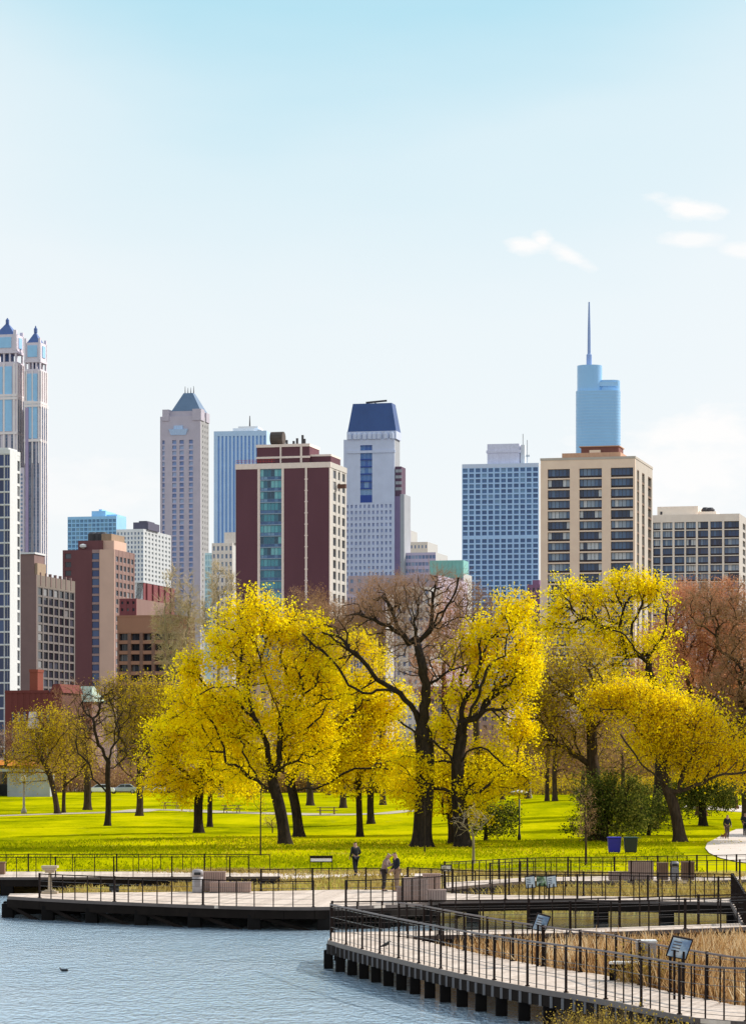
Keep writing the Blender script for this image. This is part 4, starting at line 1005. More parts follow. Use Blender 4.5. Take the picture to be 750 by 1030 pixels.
tree('yellow_tree', 'shadowed yellow tree on a second thick trunk behind the bright clumped one', 'yellow', (457, 849), .38,
 [[(457, 849), (455, 820), (452, 795), (455, 770)]], [(450, 790, 32, 26), (490, 770, 30, 26), (470, 815, 30, 12, .6)], 260, group=GY)
# left group
tree('bare_tree', 'slender dark tree standing alone on the left lawn with forked bare limbs', 'dark', (108, 831), .26,
 [[(108, 831), (109, 815), (109, 798), (108, 779), (109, 766)], ([(109, 766), (105, 757), (100, 750), (97, 745), (95, 739), (96, 727), (92, 721), (87, 718), (83, 708)], 14), ([(109, 766), (114, 750), (117, 740), (118, 731), (117, 715), (112, 700)], 14), ([(108, 797), (105, 792), (100, 788), (94, 786), (92, 778), (91, 770), (84, 764), (77, 757), (75, 745)], 14), ([(96, 727), (100, 715), (103, 700)], 6), ([(109, 775), (120, 770), (128, 760)], 5)],
 [(100, 705, 26, 22), (85, 735, 20, 25), (118, 715, 22, 30), (95, 765, 26, 18, .5), (125, 755, 15, 20, .5)], 200, tw=4, ln=0)
tree('olive_tree', 'low leaning tree with olive yellow buds at the far left, trunk bent left', 'olive', (58, 819), .3,
 [[(58, 819), (56, 805), (54, 795), (50, 779), (45, 768), (39, 761)], ([(39, 761), (30, 756), (20, 758)], 10), ([(39, 761), (37, 750), (40, 738)], 8)],
 [(38, 742, 28, 28), (30, 770, 22, 22), (55, 735, 22, 25), (58, 770, 20, 22, .5)], 300, ln=3)
tree('olive_tree', 'slim olive budded tree beside the leaning one at the far left', 'olive', (64, 818), .2,
 [[(64, 818), (64, 801), (65, 790), (66, 770)], ([(66, 790), (78, 780), (85, 770)], 6)], [(68, 755, 24, 34), (85, 765, 14, 18)], 200, ln=2)
tree('brown_tree', 'straight thick trunk with brown twigs behind the slender dark tree', 'brown', (88, 815), .42,
 [[(88, 815), (88, 800), (88, 780), (86, 755)]], [(85, 735, 30, 38), (75, 710, 20, 25, .7)], 240, tw=4)
tree('olive_tree', 'broad olive yellow tree on a thick trunk between the slender dark tree and yellow trees', 'olive', (140, 821), .34,
 [[(140, 821), (141, 805), (140, 785), (139, 765)], ([(140, 790), (125, 775), (118, 765)], 6), ([(140, 785), (152, 765), (160, 750)], 6)],
 [(140, 720, 38, 36), (155, 705, 28, 24), (118, 700, 22, 18), (145, 755, 32, 24, .7)], 460, ln=3)
# right side
tree('dark_tree', 'tangled dark tree with crooked limbs and thin yellow buds right of the middle', 'olive', (597, 846), .5,
 [[(597, 846), (597, 815), (597, 785), (595, 760), (595, 735), (593, 715)], ([(596, 772), (585, 764), (571, 755), (557, 746), (542, 736), (528, 732), (516, 733)], 22), ([(594, 725), (575, 700), (558, 686), (542, 682), (530, 690), (522, 700), (516, 711)], 20), ([(595, 735), (612, 715), (622, 700)], 12), ([(594, 718), (600, 695), (592, 675)], 10)],
 [(552, 700, 32, 36), (585, 685, 36, 36), (560, 745, 36, 24), (605, 720, 28, 30), (540, 725, 22, 26)], 560, tw=5, ln=2)
tree('yellow_tree', 'tall tree with yellow tufts at its top, above a tangled dark tree', 'yellow', (655, 838), .4,
 [[(655, 838), (662, 800), (664, 760), (663, 720), (660, 696), (656, 684)], ([(656, 684), (652, 673), (648, 666), (642, 661), (635, 656), (630, 647), (622, 640), (612, 635)], 26), ([(648, 664), (656, 655), (660, 650), (666, 641), (671, 631), (668, 617)], 16), ([(635, 656), (620, 670), (606, 675)], 10), ([(622, 640), (625, 620), (628, 605)], 10), ([(613, 636), (595, 625), (575, 615)], 10)],
 [(628, 592, 32, 15, 1.3), (602, 606, 18, 17), (655, 604, 22, 16), (572, 605, 26, 20, .9), (548, 628, 18, 26, .7), (645, 645, 24, 22, .8), (615, 655, 28, 26, .6), (590, 640, 30, 26, .6), (660, 680, 20, 20, .5), (620, 625, 26, 18, .5)], 620, Y=225, ln=7, group=GY)
tree('golden_tree', 'golden tree on a leaning trunk near the pale path, with fine spreading twigs', 'gold', (684, 847), .4,
 [[(684, 847), (682, 832), (679, 818), (676, 806), (672, 797)], ([(672, 797), (667, 790), (661, 783), (651, 776), (641, 768), (636, 762), (633, 756), (620, 740)], 30), ([(675, 799), (686, 794), (697, 792), (704, 788), (712, 783), (724, 780), (737, 778), (750, 778)], 24), ([(666, 789), (672, 775), (668, 765), (656, 757), (650, 745)], 16), ([(680, 796), (690, 770), (700, 750)], 14)],
 [(640, 712, 40, 18), (612, 706, 22, 12), (670, 722, 40, 26), (655, 752, 42, 18), (700, 752, 42, 22), (725, 768, 26, 16), (690, 775, 30, 12, .6), (725, 738, 22, 12, .7), (600, 712, 14, 10, .7), (745, 765, 18, 18, .8)], 760)
tree('red_brown_tree', 'tall bare tree with reddish brown twigs at the right behind the golden tree', 'red', (705, 838), .42,
 [[(705, 838), (704, 790), (700, 740), (697, 700)], ([(700, 735), (690, 680), (688, 640)], 14), ([(698, 710), (715, 670), (722, 630)], 14)],
 [(698, 625, 26, 34), (690, 665, 30, 34), (722, 640, 22, 40), (670, 640, 18, 30, .7), (720, 690, 26, 28), (680, 605, 18, 18, .7)], 620, Y=250, tw=6, twr=.019)
tree('brown_tree', 'bare brown tree cut by the right edge, behind the golden tree', 'brown', (752, 835), .45,
 [[(752, 835), (750, 790), (748, 740), (744, 700)], ([(748, 735), (725, 705), (700, 694), (690, 684)], 20)],
 [(742, 640, 24, 48), (735, 700, 32, 36), (765, 680, 25, 60), (715, 720, 28, 24), (712, 610, 26, 24)], 640, Y=245, tw=6, twr=.019)
# evergreens
tree('evergreen_bush', 'rounded dark evergreen with a short trunk left of the wheelie bins', 'green', (607, 847), .25,
 [[(607, 847), (608, 835), (609, 820), (610, 805)]], [(612, 815, 24, 24), (600, 802, 15, 16), (622, 800, 16, 18), (630, 820, 13, 18), (596, 826, 15, 12)], 300, cat='shrub')
tree('evergreen_bush', 'smaller lighter green shrub between the dark evergreen and the leaning golden trunk', 'green', (652, 838), .12,
 [[(652, 838), (652, 828), (652, 818)]], [(650, 818, 15, 17), (664, 820, 10, 14), (640, 812, 10, 12)], 130, cat='shrub', Y=212)
tree('evergreen_tree', 'dark green tree with a visible trunk right of the leaning golden trunk', 'green', (707, 831), .3,
 [[(707, 831), (706, 815), (706, 800), (708, 790)]], [(712, 798, 24, 18), (690, 803, 18, 15), (728, 806, 12, 12), (705, 783, 20, 10)], 260)
tree('evergreen_tree', 'small dark green tree behind the leaning golden trunk', 'green', (694, 829), .2,
 [[(694, 829), (694, 815), (694, 800)]], [(693, 812, 10, 12), (684, 800, 12, 12)], 90, Y=262)
tree('evergreen_bush', 'dark green shrub spreading low behind the thick trunk of the clumped yellow tree', 'green', (488, 838), .12,
 [[(488, 838), (489, 828), (490, 820)]], [(488, 826, 20, 8), (502, 824, 9, 9), (474, 824, 9, 9)], 120, cat='shrub', Y=205)
# trees beyond the lawn
GB = 'bare trees beyond the lawn'
tree('brown_tree', 'thin brown tree at the back of the lawn, left of a matching thin trunk', 'brown', (550, 806), .2, [[(550, 806), (550, 780), (551, 750)]], [(548, 740, 24, 30), (535, 760, 16, 20)], 120, group=GB, tw=3, scale=1.4, twr=.018)
tree('brown_tree', 'thin brown tree at the back of the lawn, right of a matching thin trunk', 'brown', (558, 806), .24, [[(558, 806), (557, 775), (559, 745)]], [(562, 735, 24, 35), (575, 765, 18, 22)], 130, group=GB, tw=3, scale=1.4, twr=.018)
for i, (x, y, lab, kd, h) in enumerate([(505, 801, 'brown bare tree far behind the clumped yellow tree at the back of the lawn', 'brown', 75), (585, 800, 'brown bare tree far behind the dark evergreen at the back of the lawn', 'brown', 85), (625, 800, 'golden brown tree far behind, left of the leaning golden trunk', 'olive', 80), (665, 800, 'brown bare tree far behind the golden crown', 'brown', 85), (718, 800, 'olive brown tree at the back, above the dark green tree by the path', 'olive', 75), (765, 800, 'brown bare tree at the back, cut by the right edge of the lawn', 'brown', 90), (420, 800, 'golden brown tree at the back, right of the thick bare trunk', 'olive', 70), (330, 800, 'golden brown tree at the back, between the yellow trunks', 'olive', 70), (250, 800, 'olive brown tree at the back, behind the tallest yellow tree', 'olive', 75)]):
    tree('brown_tree', lab, kd, (x, y), .3, [[(x, y), (x+2, y-h*.3), (x, y-h*.55)]], [(x, y-h*.6, 30, h*.36), (x-20, y-h*.5, 20, h*.28), (x+20, y-h*.5, 20, h*.28)], 200, Y=385+13*(i % 4), group=GB, tw=3, ln=1 if kd == 'olive' else 1, scale=1.5, twr=.02)
tree('brown_tree', 'mauve brown bare thicket at the far left edge behind the globe lamp', 'brown', (5, 795), .25, [[(5, 795), (6, 775), (5, 760)]], [(8, 752, 22, 20), (-12, 755, 20, 22), (25, 765, 10, 14)], 170, Y=440, tw=4, scale=1.4, twr=.018)
GP = 'tall pale bare trees behind the yellow trees'
tree('pale_tree', 'tall pale bare tree rising left of the tallest yellow crown, in front of towers', 'pale', (180, 800), .4, [[(180, 800), (178, 740), (176, 690), (174, 640)], ([(177, 700), (168, 650), (166, 610)], 10), ([(176, 690), (188, 640), (192, 600)], 10)], [(174, 615, 12, 45), (188, 625, 12, 45), (163, 635, 9, 35), (180, 660, 20, 28)], 380, Y=400, group=GP, tw=5, twr=.028)
tree('pale_tree', 'pale bare tree rising above the left top of the tallest yellow crown', 'pale', (222, 800), .35, [[(222, 800), (221, 740), (220, 680), (219, 620)], ([(220, 680), (230, 630), (233, 600)], 8)], [(218, 600, 8, 35), (232, 605, 8, 32), (208, 625, 8, 25), (225, 640, 16, 22)], 280, Y=405, group=GP, tw=5, twr=.028)
tree('brown_tree', 'brown bare crown rising behind the right shoulder of the tallest yellow tree', 'brown', (312, 815), .4, [[(312, 815), (311, 760), (310, 700), (310, 650)]], [(312, 615, 24, 22), (296, 632, 20, 22), (330, 632, 16, 22), (312, 655, 30, 20)], 300, Y=330, tw=5, scale=1.2, twr=.016)
tree('red_brown_tree', 'reddish brown bare crown behind the upright limb of the large bare tree', 'red', (448, 815), .4, [[(448, 815), (448, 760), (447, 710), (446, 670)]], [(448, 640, 22, 40), (436, 680, 24, 30), (462, 690, 18, 30)], 320, Y=320, tw=5, scale=1.2, twr=.016)
tree('brown_tree', 'grey brown bare crown above the yellow trees between dark red tower and middle tree', 'brown', (385, 815), .35, [[(385, 815), (384, 760), (383, 700), (383, 640)]], [(378, 605, 22, 22), (398, 600, 18, 22), (385, 640, 30, 22), (350, 640, 20, 18)], 300, Y=340, tw=5, scale=1.2, twr=.016)
tree('brown_tree', 'brown bare crown just left of the clumped yellow crown, near a blue grid tower', 'brown', (530, 815), .35, [[(530, 815), (530, 760), (528, 700)]], [(535, 660, 22, 34), (515, 700, 22, 30), (545, 690, 20, 26)], 300, Y=330, tw=5, scale=1.2, twr=.016)
tree('brown_tree', 'reddish tan bare crown filling the gap above the golden tree, before the tan block', 'red', (672, 825), .35, [[(672, 825), (672, 780), (670, 720), (672, 670)]], [(668, 655, 26, 34), (690, 690, 28, 26), (648, 690, 22, 26), (690, 600, 18, 18)], 330, Y=300, tw=6, scale=1.1, twr=.02)
tree('brown_tree', 'rust brown bare crown at the right edge above the golden tree', 'red', (738, 825), .35, [[(738, 825), (738, 780), (736, 720), (738, 670)]], [(735, 640, 26, 44), (755, 690, 22, 40), (728, 600, 22, 18)], 360, Y=290, tw=6, scale=1.1, twr=.02)
tree('brown_tree', 'warm brown bare crown behind the left limbs of the large bare tree', 'brown', (345, 822), .35, [[(345, 822), (345, 770), (344, 710), (345, 660)]], [(345, 640, 30, 30), (322, 625, 20, 22), (370, 630, 22, 26)], 260, Y=310, tw=5, scale=1.1, twr=.017)
tree('brown_tree', 'warm brown bare crown right of the large bare tree, behind bright clumped yellow', 'brown', (480, 822), .35, [[(480, 822), (480, 770), (478, 710), (476, 650)]], [(468, 610, 20, 26), (455, 640, 22, 30), (490, 620, 14, 20)], 240, Y=305, tw=5, scale=1.1, twr=.017)
# saplings
GS = 'young trees near the boardwalk'
tree('sapling', 'thin straight sapling with few yellow leaves left of the leaning yellow trunk', 'gold', (262, 861), .045, [[(262, 861), (262, 835), (262, 810), (263, 788)]], [(262, 800, 9, 16), (268, 815, 6, 8)], 26, group=GS, tw=1, ln=1, rtip=.008, twr=.006, scale=.6)
tree('sapling', 'thin straight sapling behind the two talking people, left of the thick bare trunk', 'dark', (427, 858), .04, [[(427, 858), (427, 840), (427, 822), (427, 806)]], [(427, 812, 6, 9)], 14, group=GS, tw=1, ln=0, rtip=.008, twr=.006, scale=.5)
tree('sapling', 'small bare pale sapling with spreading branches below the clumped yellow tree', 'pale', (476, 869), .07, [[(476, 869), (476, 855), (476, 842), (474, 833)], ([(476, 842), (484, 832), (492, 826)], 3), ([(476, 840), (466, 830), (458, 826)], 3), ([(475, 835), (474, 822), (470, 812)], 3)], [(475, 825, 20, 13)], 40, group=GS, tw=1, rtip=.012, twr=.008, scale=.45)
tree('sapling', 'small sapling with a brown twiggy crown in front of the dark evergreen', 'brown', (589, 871), .06, [[(589, 871), (589, 855), (589, 838), (588, 820)]], [(587, 828, 13, 16), (589, 808, 8, 14)], 60, group=GS, tw=2, rtip=.01, twr=.007, scale=.5)
tree('twiggy_bush', 'small leafless bush on the lawn between the straight sapling and the leaning trunks', 'brown', (274, 838), .04, [[(274, 838), (274, 832), (273, 826)]], [(274, 826, 9, 10)], 30, tw=2, rtip=.01, twr=.008, scale=.5, cat='shrub')
# foreground shrubs of the marsh
def tuft(label, px, Y, z, n, h, spread, mat, seed):
    o = np.array([(px-375)/F*Y, Y, z]); t = thing('marsh_shrub', label, 'shrub', o); rg = np.random.default_rng(seed)
    a = rg.uniform(0, 2*PI, n); rr = spread*np.sqrt(rg.random(n)); b = np.stack([rr*np.cos(a)*.6, rr*np.sin(a)*.6, 0*a], 1); d = np.stack([np.cos(a)*rr/spread*.5, np.sin(a)*rr/spread*.5, 0*a+1], 1)
    v, f, p1, p2, d2 = twigs(b, d, 1, h*.5, h, .007, seed, .14, .3)
    link(bpy.data.objects.new('stems', mesh_np('stems', v, f, TWO)), t)
    c = np.concatenate([b+(p1-b)*.6, p1, (p1+p2)/2, p2]); v, f = leaves(c, 3, .07, .027, seed+1)
    link(bpy.data.objects.new('foliage', mesh_np('foliage', v, f, mat)), t)
LYB = LEAF('marsh leaf', [(0, (.10, .06, .015)), (.4, (.32, .2, .04)), (.75, (.6, .42, .06)), (1, (.55, .48, .08))], .35)
tuft('yellow green twiggy shrub behind the rail, between white bench and blue sign', 662, 75.0, .05, 300, 1.9, .7, LYB, 41)
tuft('yellow green twiggy shrub behind the rail, under the white bench', 641, 76, .05, 220, 1.7, .5, LYB, 42)
tuft('yellow brown shrub in front of the near boardwalk, bottom edge of the scene', 622, 64.5, -.1, 230, 1.3, 1.0, LYB, 43)
tuft('yellow brown shrub in front of the near boardwalk, right of another at the bottom edge', 664, 62.5, -.1, 200, 1.15, .8, LYB, 44)
tuft('thin dark shrub against the piles of the near boardwalk at the bottom edge', 580, 66.5, -.1, 200, 1.0, .7, LYB, 45)

# the scrubby wood that closes the back of the lawn
def thicket(name, X0, X1, Y0, Y1, n, hmin, hmax, tm, lm, seed, lsz=.14, ln=3):
    rg = np.random.default_rng(seed); x = rg.uniform(X0, X1, n); y = rg.uniform(Y0, Y1, n); hh = rg.uniform(hmin, hmax, n)*(.7+.3*np.sin(x*.33+seed)*np.sin(x*.13+1))
    b = np.stack([x, y, gz(x, y)-.1], 1); d = np.stack([rg.normal(0, .22, n), rg.normal(0, .22, n), np.ones(n)], 1)
    m = 5; B = np.repeat(b, m, 0); t_ = rg.random(n*m)**.7; B[:, 2] += t_*np.repeat(hh, m)*.75; B[:, :2] += rg.normal(0, .35, (n*m, 2))
    v0, f0, p1, p2, _ = twigs(B, np.repeat(d, m, 0), 2, 1.2, 2.6, .022, seed, .6, .3)
    v1, f1, _, _, _ = twigs(b, d, 1, hmax*.6, hmax*.95, .07, seed+1, .12, .4)
    lv, lf = leaves(np.concatenate([p1, p2]), ln, .45, lsz, seed+2)
    V = np.concatenate([v0, v1, lv]); Fc = np.concatenate([f0, f1+len(v0), lf+len(v0)+len(v1)]); mi = np.concatenate([np.zeros(len(f0)+len(f1), int), np.ones(len(lf), int)])
    return stuff(link(bpy.data.objects.new(name, mesh_np(name, V, Fc, [tm, lm], mi))))
LBO = LEAF('orange brown leaf', [(0, (.22, .11, .04)), (.5, (.62, .34, .12)), (1, (.92, .66, .16))], .45)
thicket('thicket', -62, -22, 452, 475, 700, 2.5, 5.0, TW, LB, 61)
thicket('thicket', -24, 22, 448, 480, 1500, 4, 8.5, TWO, LBO, 62)
thicket('thicket', 14, 75, 445, 485, 2400, 6, 12, TW, LBO, 63)
thicket('hedge', 18, 70, 425, 440, 400, .6, 1.5, TWO, LO, 64)

# neighbours just outside the frame at the right, whose shadows lie on the lawn
src_ = [o for o in SC.objects if o.name.startswith('red_brown_tree') and o.parent is None][0]
for i, (x, y, sc_) in enumerate(((805, 842, 1.0), (850, 834, 1.15), (900, 846, 1.1), (960, 838, 1.2), (830, 822, 1.1))):
    r_ = dup(src_, hit(x, y), .9*i+.5, 'bare red brown tree outside the right edge, shading the lawn', 'bare trees outside the right edge'); r_.scale = (sc_, sc_, sc_)
m_fallen = LEAF('fallen leaf', [(0, (.3, .18, .02)), (.5, (.7, .52, .02)), (1, (.85, .75, .05))], .2)
rg = np.random.default_rng(77)
c_ = np.concatenate([np.stack([rg.normal(x, 5, 420), rg.normal(y, 5, 420)], 1) for x, y in ((-6, 190), (-12, 205), (-2, 198), (5, 192), (18, 200), (9, 185), (-9, 180))])
lv, lf = leaves(np.column_stack([c_, gz(c_[:, 0], c_[:, 1])+.05]), 1, .01, .07, 78)
stuff(link(bpy.data.objects.new('fallen_leaves', mesh_np('fallen_leaves', lv, lf, m_fallen))))
# ---------------------------------------------------------------- buildings (distance haze is mixed into the far towers' colours)
_wm = {}
def winmesh(w, h, mull, bands, mats, fr=.06, out=.05):
    """one window: glass panes between frame bars, local x across, z up, facing -y"""
    key = (round(w, 1), round(h, 1), mull, bands, tuple(m.name for m in mats), fr)
    if key in _wm: return _wm[key]
    mb = MB(); ex = [-w/2+w*i/(mull+1) for i in range(mull+2)]
    ez = [0]+[h*b for b in bands]+[h]
    for i in range(mull+1):
        for j in range(len(ez)-1):
            k = len(mb.v); mb.v += [(ex[i], 0, ez[j]), (ex[i+1], 0, ez[j]), (ex[i+1], 0, ez[j+1]), (ex[i], 0, ez[j+1])]; mb.face((k, k+1, k+2, k+3), 0 if j or not bands else (2 if len(mats) > 2 else 0))
    if fr:
        for i, x in enumerate(ex):
            a, b = (x, x+fr) if i == 0 else ((x-fr, x) if i == len(ex)-1 else (x-fr/2, x+fr/2)); mb.box(a, b, -out, -.004, 0, h, 1)
        for z in ez[1:-1]: mb.box(-w/2, w/2, -out*.8, -.004, z-fr/2, z+fr/2, 1)
        mb.box(-w/2, w/2, -out*1.1, -.004, 0, fr, 1); mb.box(-w/2, w/2, -out*.9, -.004, h-fr, h, 1)
    me = mb.mesh('window', mats); _wm[key] = (me, mb); return _wm[key]
class Bld:
    """a block turned by th so that its sunny right side shows; the near right corner is the origin of its own axes:
    x<0 along the front (facing the lawn), y>0 along the right side"""
    def __init__(s, name, label, Y, xl, xc, xr, ytop, th=14, depth=None, cat='building', zb=2.0, group=None):
        s.Y = Y; s.th = math.radians(th); s.c, s.s_ = math.cos(s.th), math.sin(s.th); s.zb = zb
        s.Cx = (xc-375)/F*Y; kl = (xl-375)/F; kr = (xr-375)/F
        s.w = (s.Cx-kl*Y)/(s.c+kl*s.s_); den = s.s_-kr*s.c
        s.d = depth if depth else (kr*Y-s.Cx)/den
        s.H = s.z(ytop); s.root = thing(name, label, cat, (s.Cx, Y, zb), -s.th, group); s.wall = MB(); s.mats = []; s.wins = []
    def z(s, py): return ZC+(HY-py)/F*s.Y-s.zb
    def u(s, px):
        k = (px-375)/F; return (k*s.Y-s.Cx)/(s.c+k*s.s_)
    def v(s, px):
        k = (px-375)/F; return (k*s.Y-s.Cx)/(s.s_-k*s.c)
    def m(s, mat):
        if mat not in s.mats: s.mats.append(mat)
        return s.mats.index(mat)
    def core(s, mat, r=.35, top=None, side=None):
        s.r = r; s.wall.box(-s.w, -r, r, s.d, -2, top or s.H, s.m(mat)); return s
    def slab(s, face, a, b, z0, z1, mat, out=0, t=None):
        """piece of outer wall; face 'F' spans x a..b, face 'R' spans y a..b"""
        t = s.r if t is None else t
        if face == 'F': s.wall.box(a, b, -out, t, z0, z1, s.m(mat))
        else: s.wall.box(-t, out, a, b, z0, z1, s.m(mat))
    def grid(s, face, cols, rows, wallmat, spandrel=None, z0=None, z1=None, a=None, b=None, wm=None, mull=1, bands=(), fr=.06, back=.0):
        """columns [(a,b)] and rows [(z0,z1)] of window openings between piers and spandrels"""
        cols = sorted(cols); rows = sorted(rows); a = cols[0][0] if a is None else a; b = cols[-1][1] if b is None else b
        z0 = -2 if z0 is None else z0; z1 = s.H if z1 is None else z1; p = a
        for c0, c1 in cols+[(b, b)]:
            if c0-p > .02: s.slab(face, p, c0, z0, z1, wallmat)
            p = c1
        q = z0
        for r0, r1 in rows+[(z1, z1)]:
            if r0-q > .02: s.slab(face, a+.01, b-.01, q, r0, spandrel or wallmat, -.06)
            q = r1
        for c0, c1 in cols:
            for r0, r1 in rows: s.wins.append((face, (c0+c1)/2, r0, c1-c0, r1-r0, mull, bands, wm, fr))
    def finish(s, extra=None):
        s.wall.build('wall', s.mats, s.root)
        s.wins.sort(key=lambda q: -q[2]); pos = lambda q: ((q[1], s.r-.06, q[2]), 0) if q[0] == 'F' else ((-s.r+.06, q[1], q[2]), PI/2)
        for q in s.wins[:98]:
            me, _ = winmesh(q[3], q[4], q[5], q[6], q[7], q[8]); o = link(bpy.data.objects.new('window', me), s.root); l, r = pos(q); o.location = l; o.rotation_euler = (0, 0, r)
        rest = s.wins[98:]
        if rest:
            by = {}
            for q in rest: by.setdefault(tuple(m.name for m in q[7]), []).append(q)
            V = []; Fc = []; MI = []; ms = []; n = 0
            for k, qs in by.items():
                of = len(ms); ms += list(qs[0][7])
                for q in qs:
                    _, mb = winmesh(q[3], q[4], q[5], q[6], q[7], q[8]); l, r = pos(q); a = np.array(mb.v); cr, sr = math.cos(r), math.sin(r)
                    V.append(np.stack([a[:, 0]*cr-a[:, 1]*sr+l[0], a[:, 0]*sr+a[:, 1]*cr+l[1], a[:, 2]+l[2]], 1)); Fc.append(np.array(mb.f)+n); MI.append(np.array(mb.m)+of); n += len(a)
            stuff(link(bpy.data.objects.new('window', mesh_np('window', np.concatenate(V), np.concatenate(Fc), ms, np.concatenate(MI))), s.root))
        return s
    def part(s, name, mb, mats): return mb.build(name, mats, s.root)
def even(a, b, n, f, off=0):
    w = (b-a)/n; return [(a+w*i+w*(1-f)/2+off*w, a+w*(i+1)-w*(1-f)/2+off*w) for i in range(n)]
def rowsdown(z_top, pitch, h, n): return [(z_top-pitch*i-h, z_top-pitch*i) for i in range(n)]
NAVY = [(0, (.02, .04, .10)), (.2, (.045, .09, .2)), (.42, (.085, .16, .3)), (.58, (.17, .26, .4)), (.70, (.34, .42, .52)), (.83, (.62, .66, .70))]  # blue stops carry the sky's reflection in the pane colour
g_navy = GLASS('dark panes', NAVY); g_deep = GLASS('deep navy panes', [(0, (.012, .03, .11)), (.5, (.02, .05, .18)), (.85, (.05, .1, .24))])
g_dark = GLASS('black panes', [(0, (.012, .013, .018)), (.4, (.03, .032, .045)), (.75, (.07, .075, .1)), (.92, (.25, .24, .24))])
g_teal = GLASS('teal panes', [(0, (.03, .17, .26)), (.22, (.07, .33, .42)), (.5, (.12, .45, .53)), (.75, (.2, .55, .6)), (.92, (.02, .08, .14))])
g_blue = GLASS('blue panes', [(0, (.05, .13, .31)), (.35, (.08, .19, .40)), (.7, (.12, .26, .48)), (.9, (.2, .36, .56))])
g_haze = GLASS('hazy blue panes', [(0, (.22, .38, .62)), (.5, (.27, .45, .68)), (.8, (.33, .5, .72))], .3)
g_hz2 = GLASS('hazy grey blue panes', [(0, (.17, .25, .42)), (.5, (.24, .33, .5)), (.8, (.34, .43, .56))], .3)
m_wh = M('white frame', (.72, .72, .72), .7, .06); m_fd = M('dark frame', (.06, .055, .06), .6, .2); m_fb = M('pale blue frame', SH(165, 195, 225), .7, .06); m_bal = M('dark balcony band', (.045, .03, .032), .8, .3)

# 1 white and navy condo tower, left edge
b = Bld('apartment_tower', 'navy glass tower with bright white pier cut by the left edge', 700, -45, 10, 20.5, 452)
w1 = M('white stucco', (.70, .70, .69), .8, .06); b.core(m_fd)
pit = 12.82/F*700; zt = b.z(456); n = int(zt/pit)
b.slab('F', -b.w, 0, zt, b.H, w1); b.slab('R', b.r, b.d, zt, b.H, w1)
b.grid('F', even(-b.w+.3, b.u(4), 4, .97)+[(b.u(4.4), b.u(9.8))], rowsdown(zt-.2, pit, pit*.9, n), w1, w1, -2, zt, -b.w, 0, (g_deep, m_wh), 1)
va, vb = b.v(10), b.v(17); b.slab('R', b.r, vb, -2, zt, w1)
b.grid('R', [(vb+.3, b.v(20.2))], rowsdown(zt-1.2, pit, pit*.8, n-1), w1, w1, -2, zt, vb, b.d, (g_dark, m_wh), 1)
b.part('roof', MB().box(-b.w-.1, -.6, .6, b.d-.6, b.H, b.H+.5), w1); b.finish()

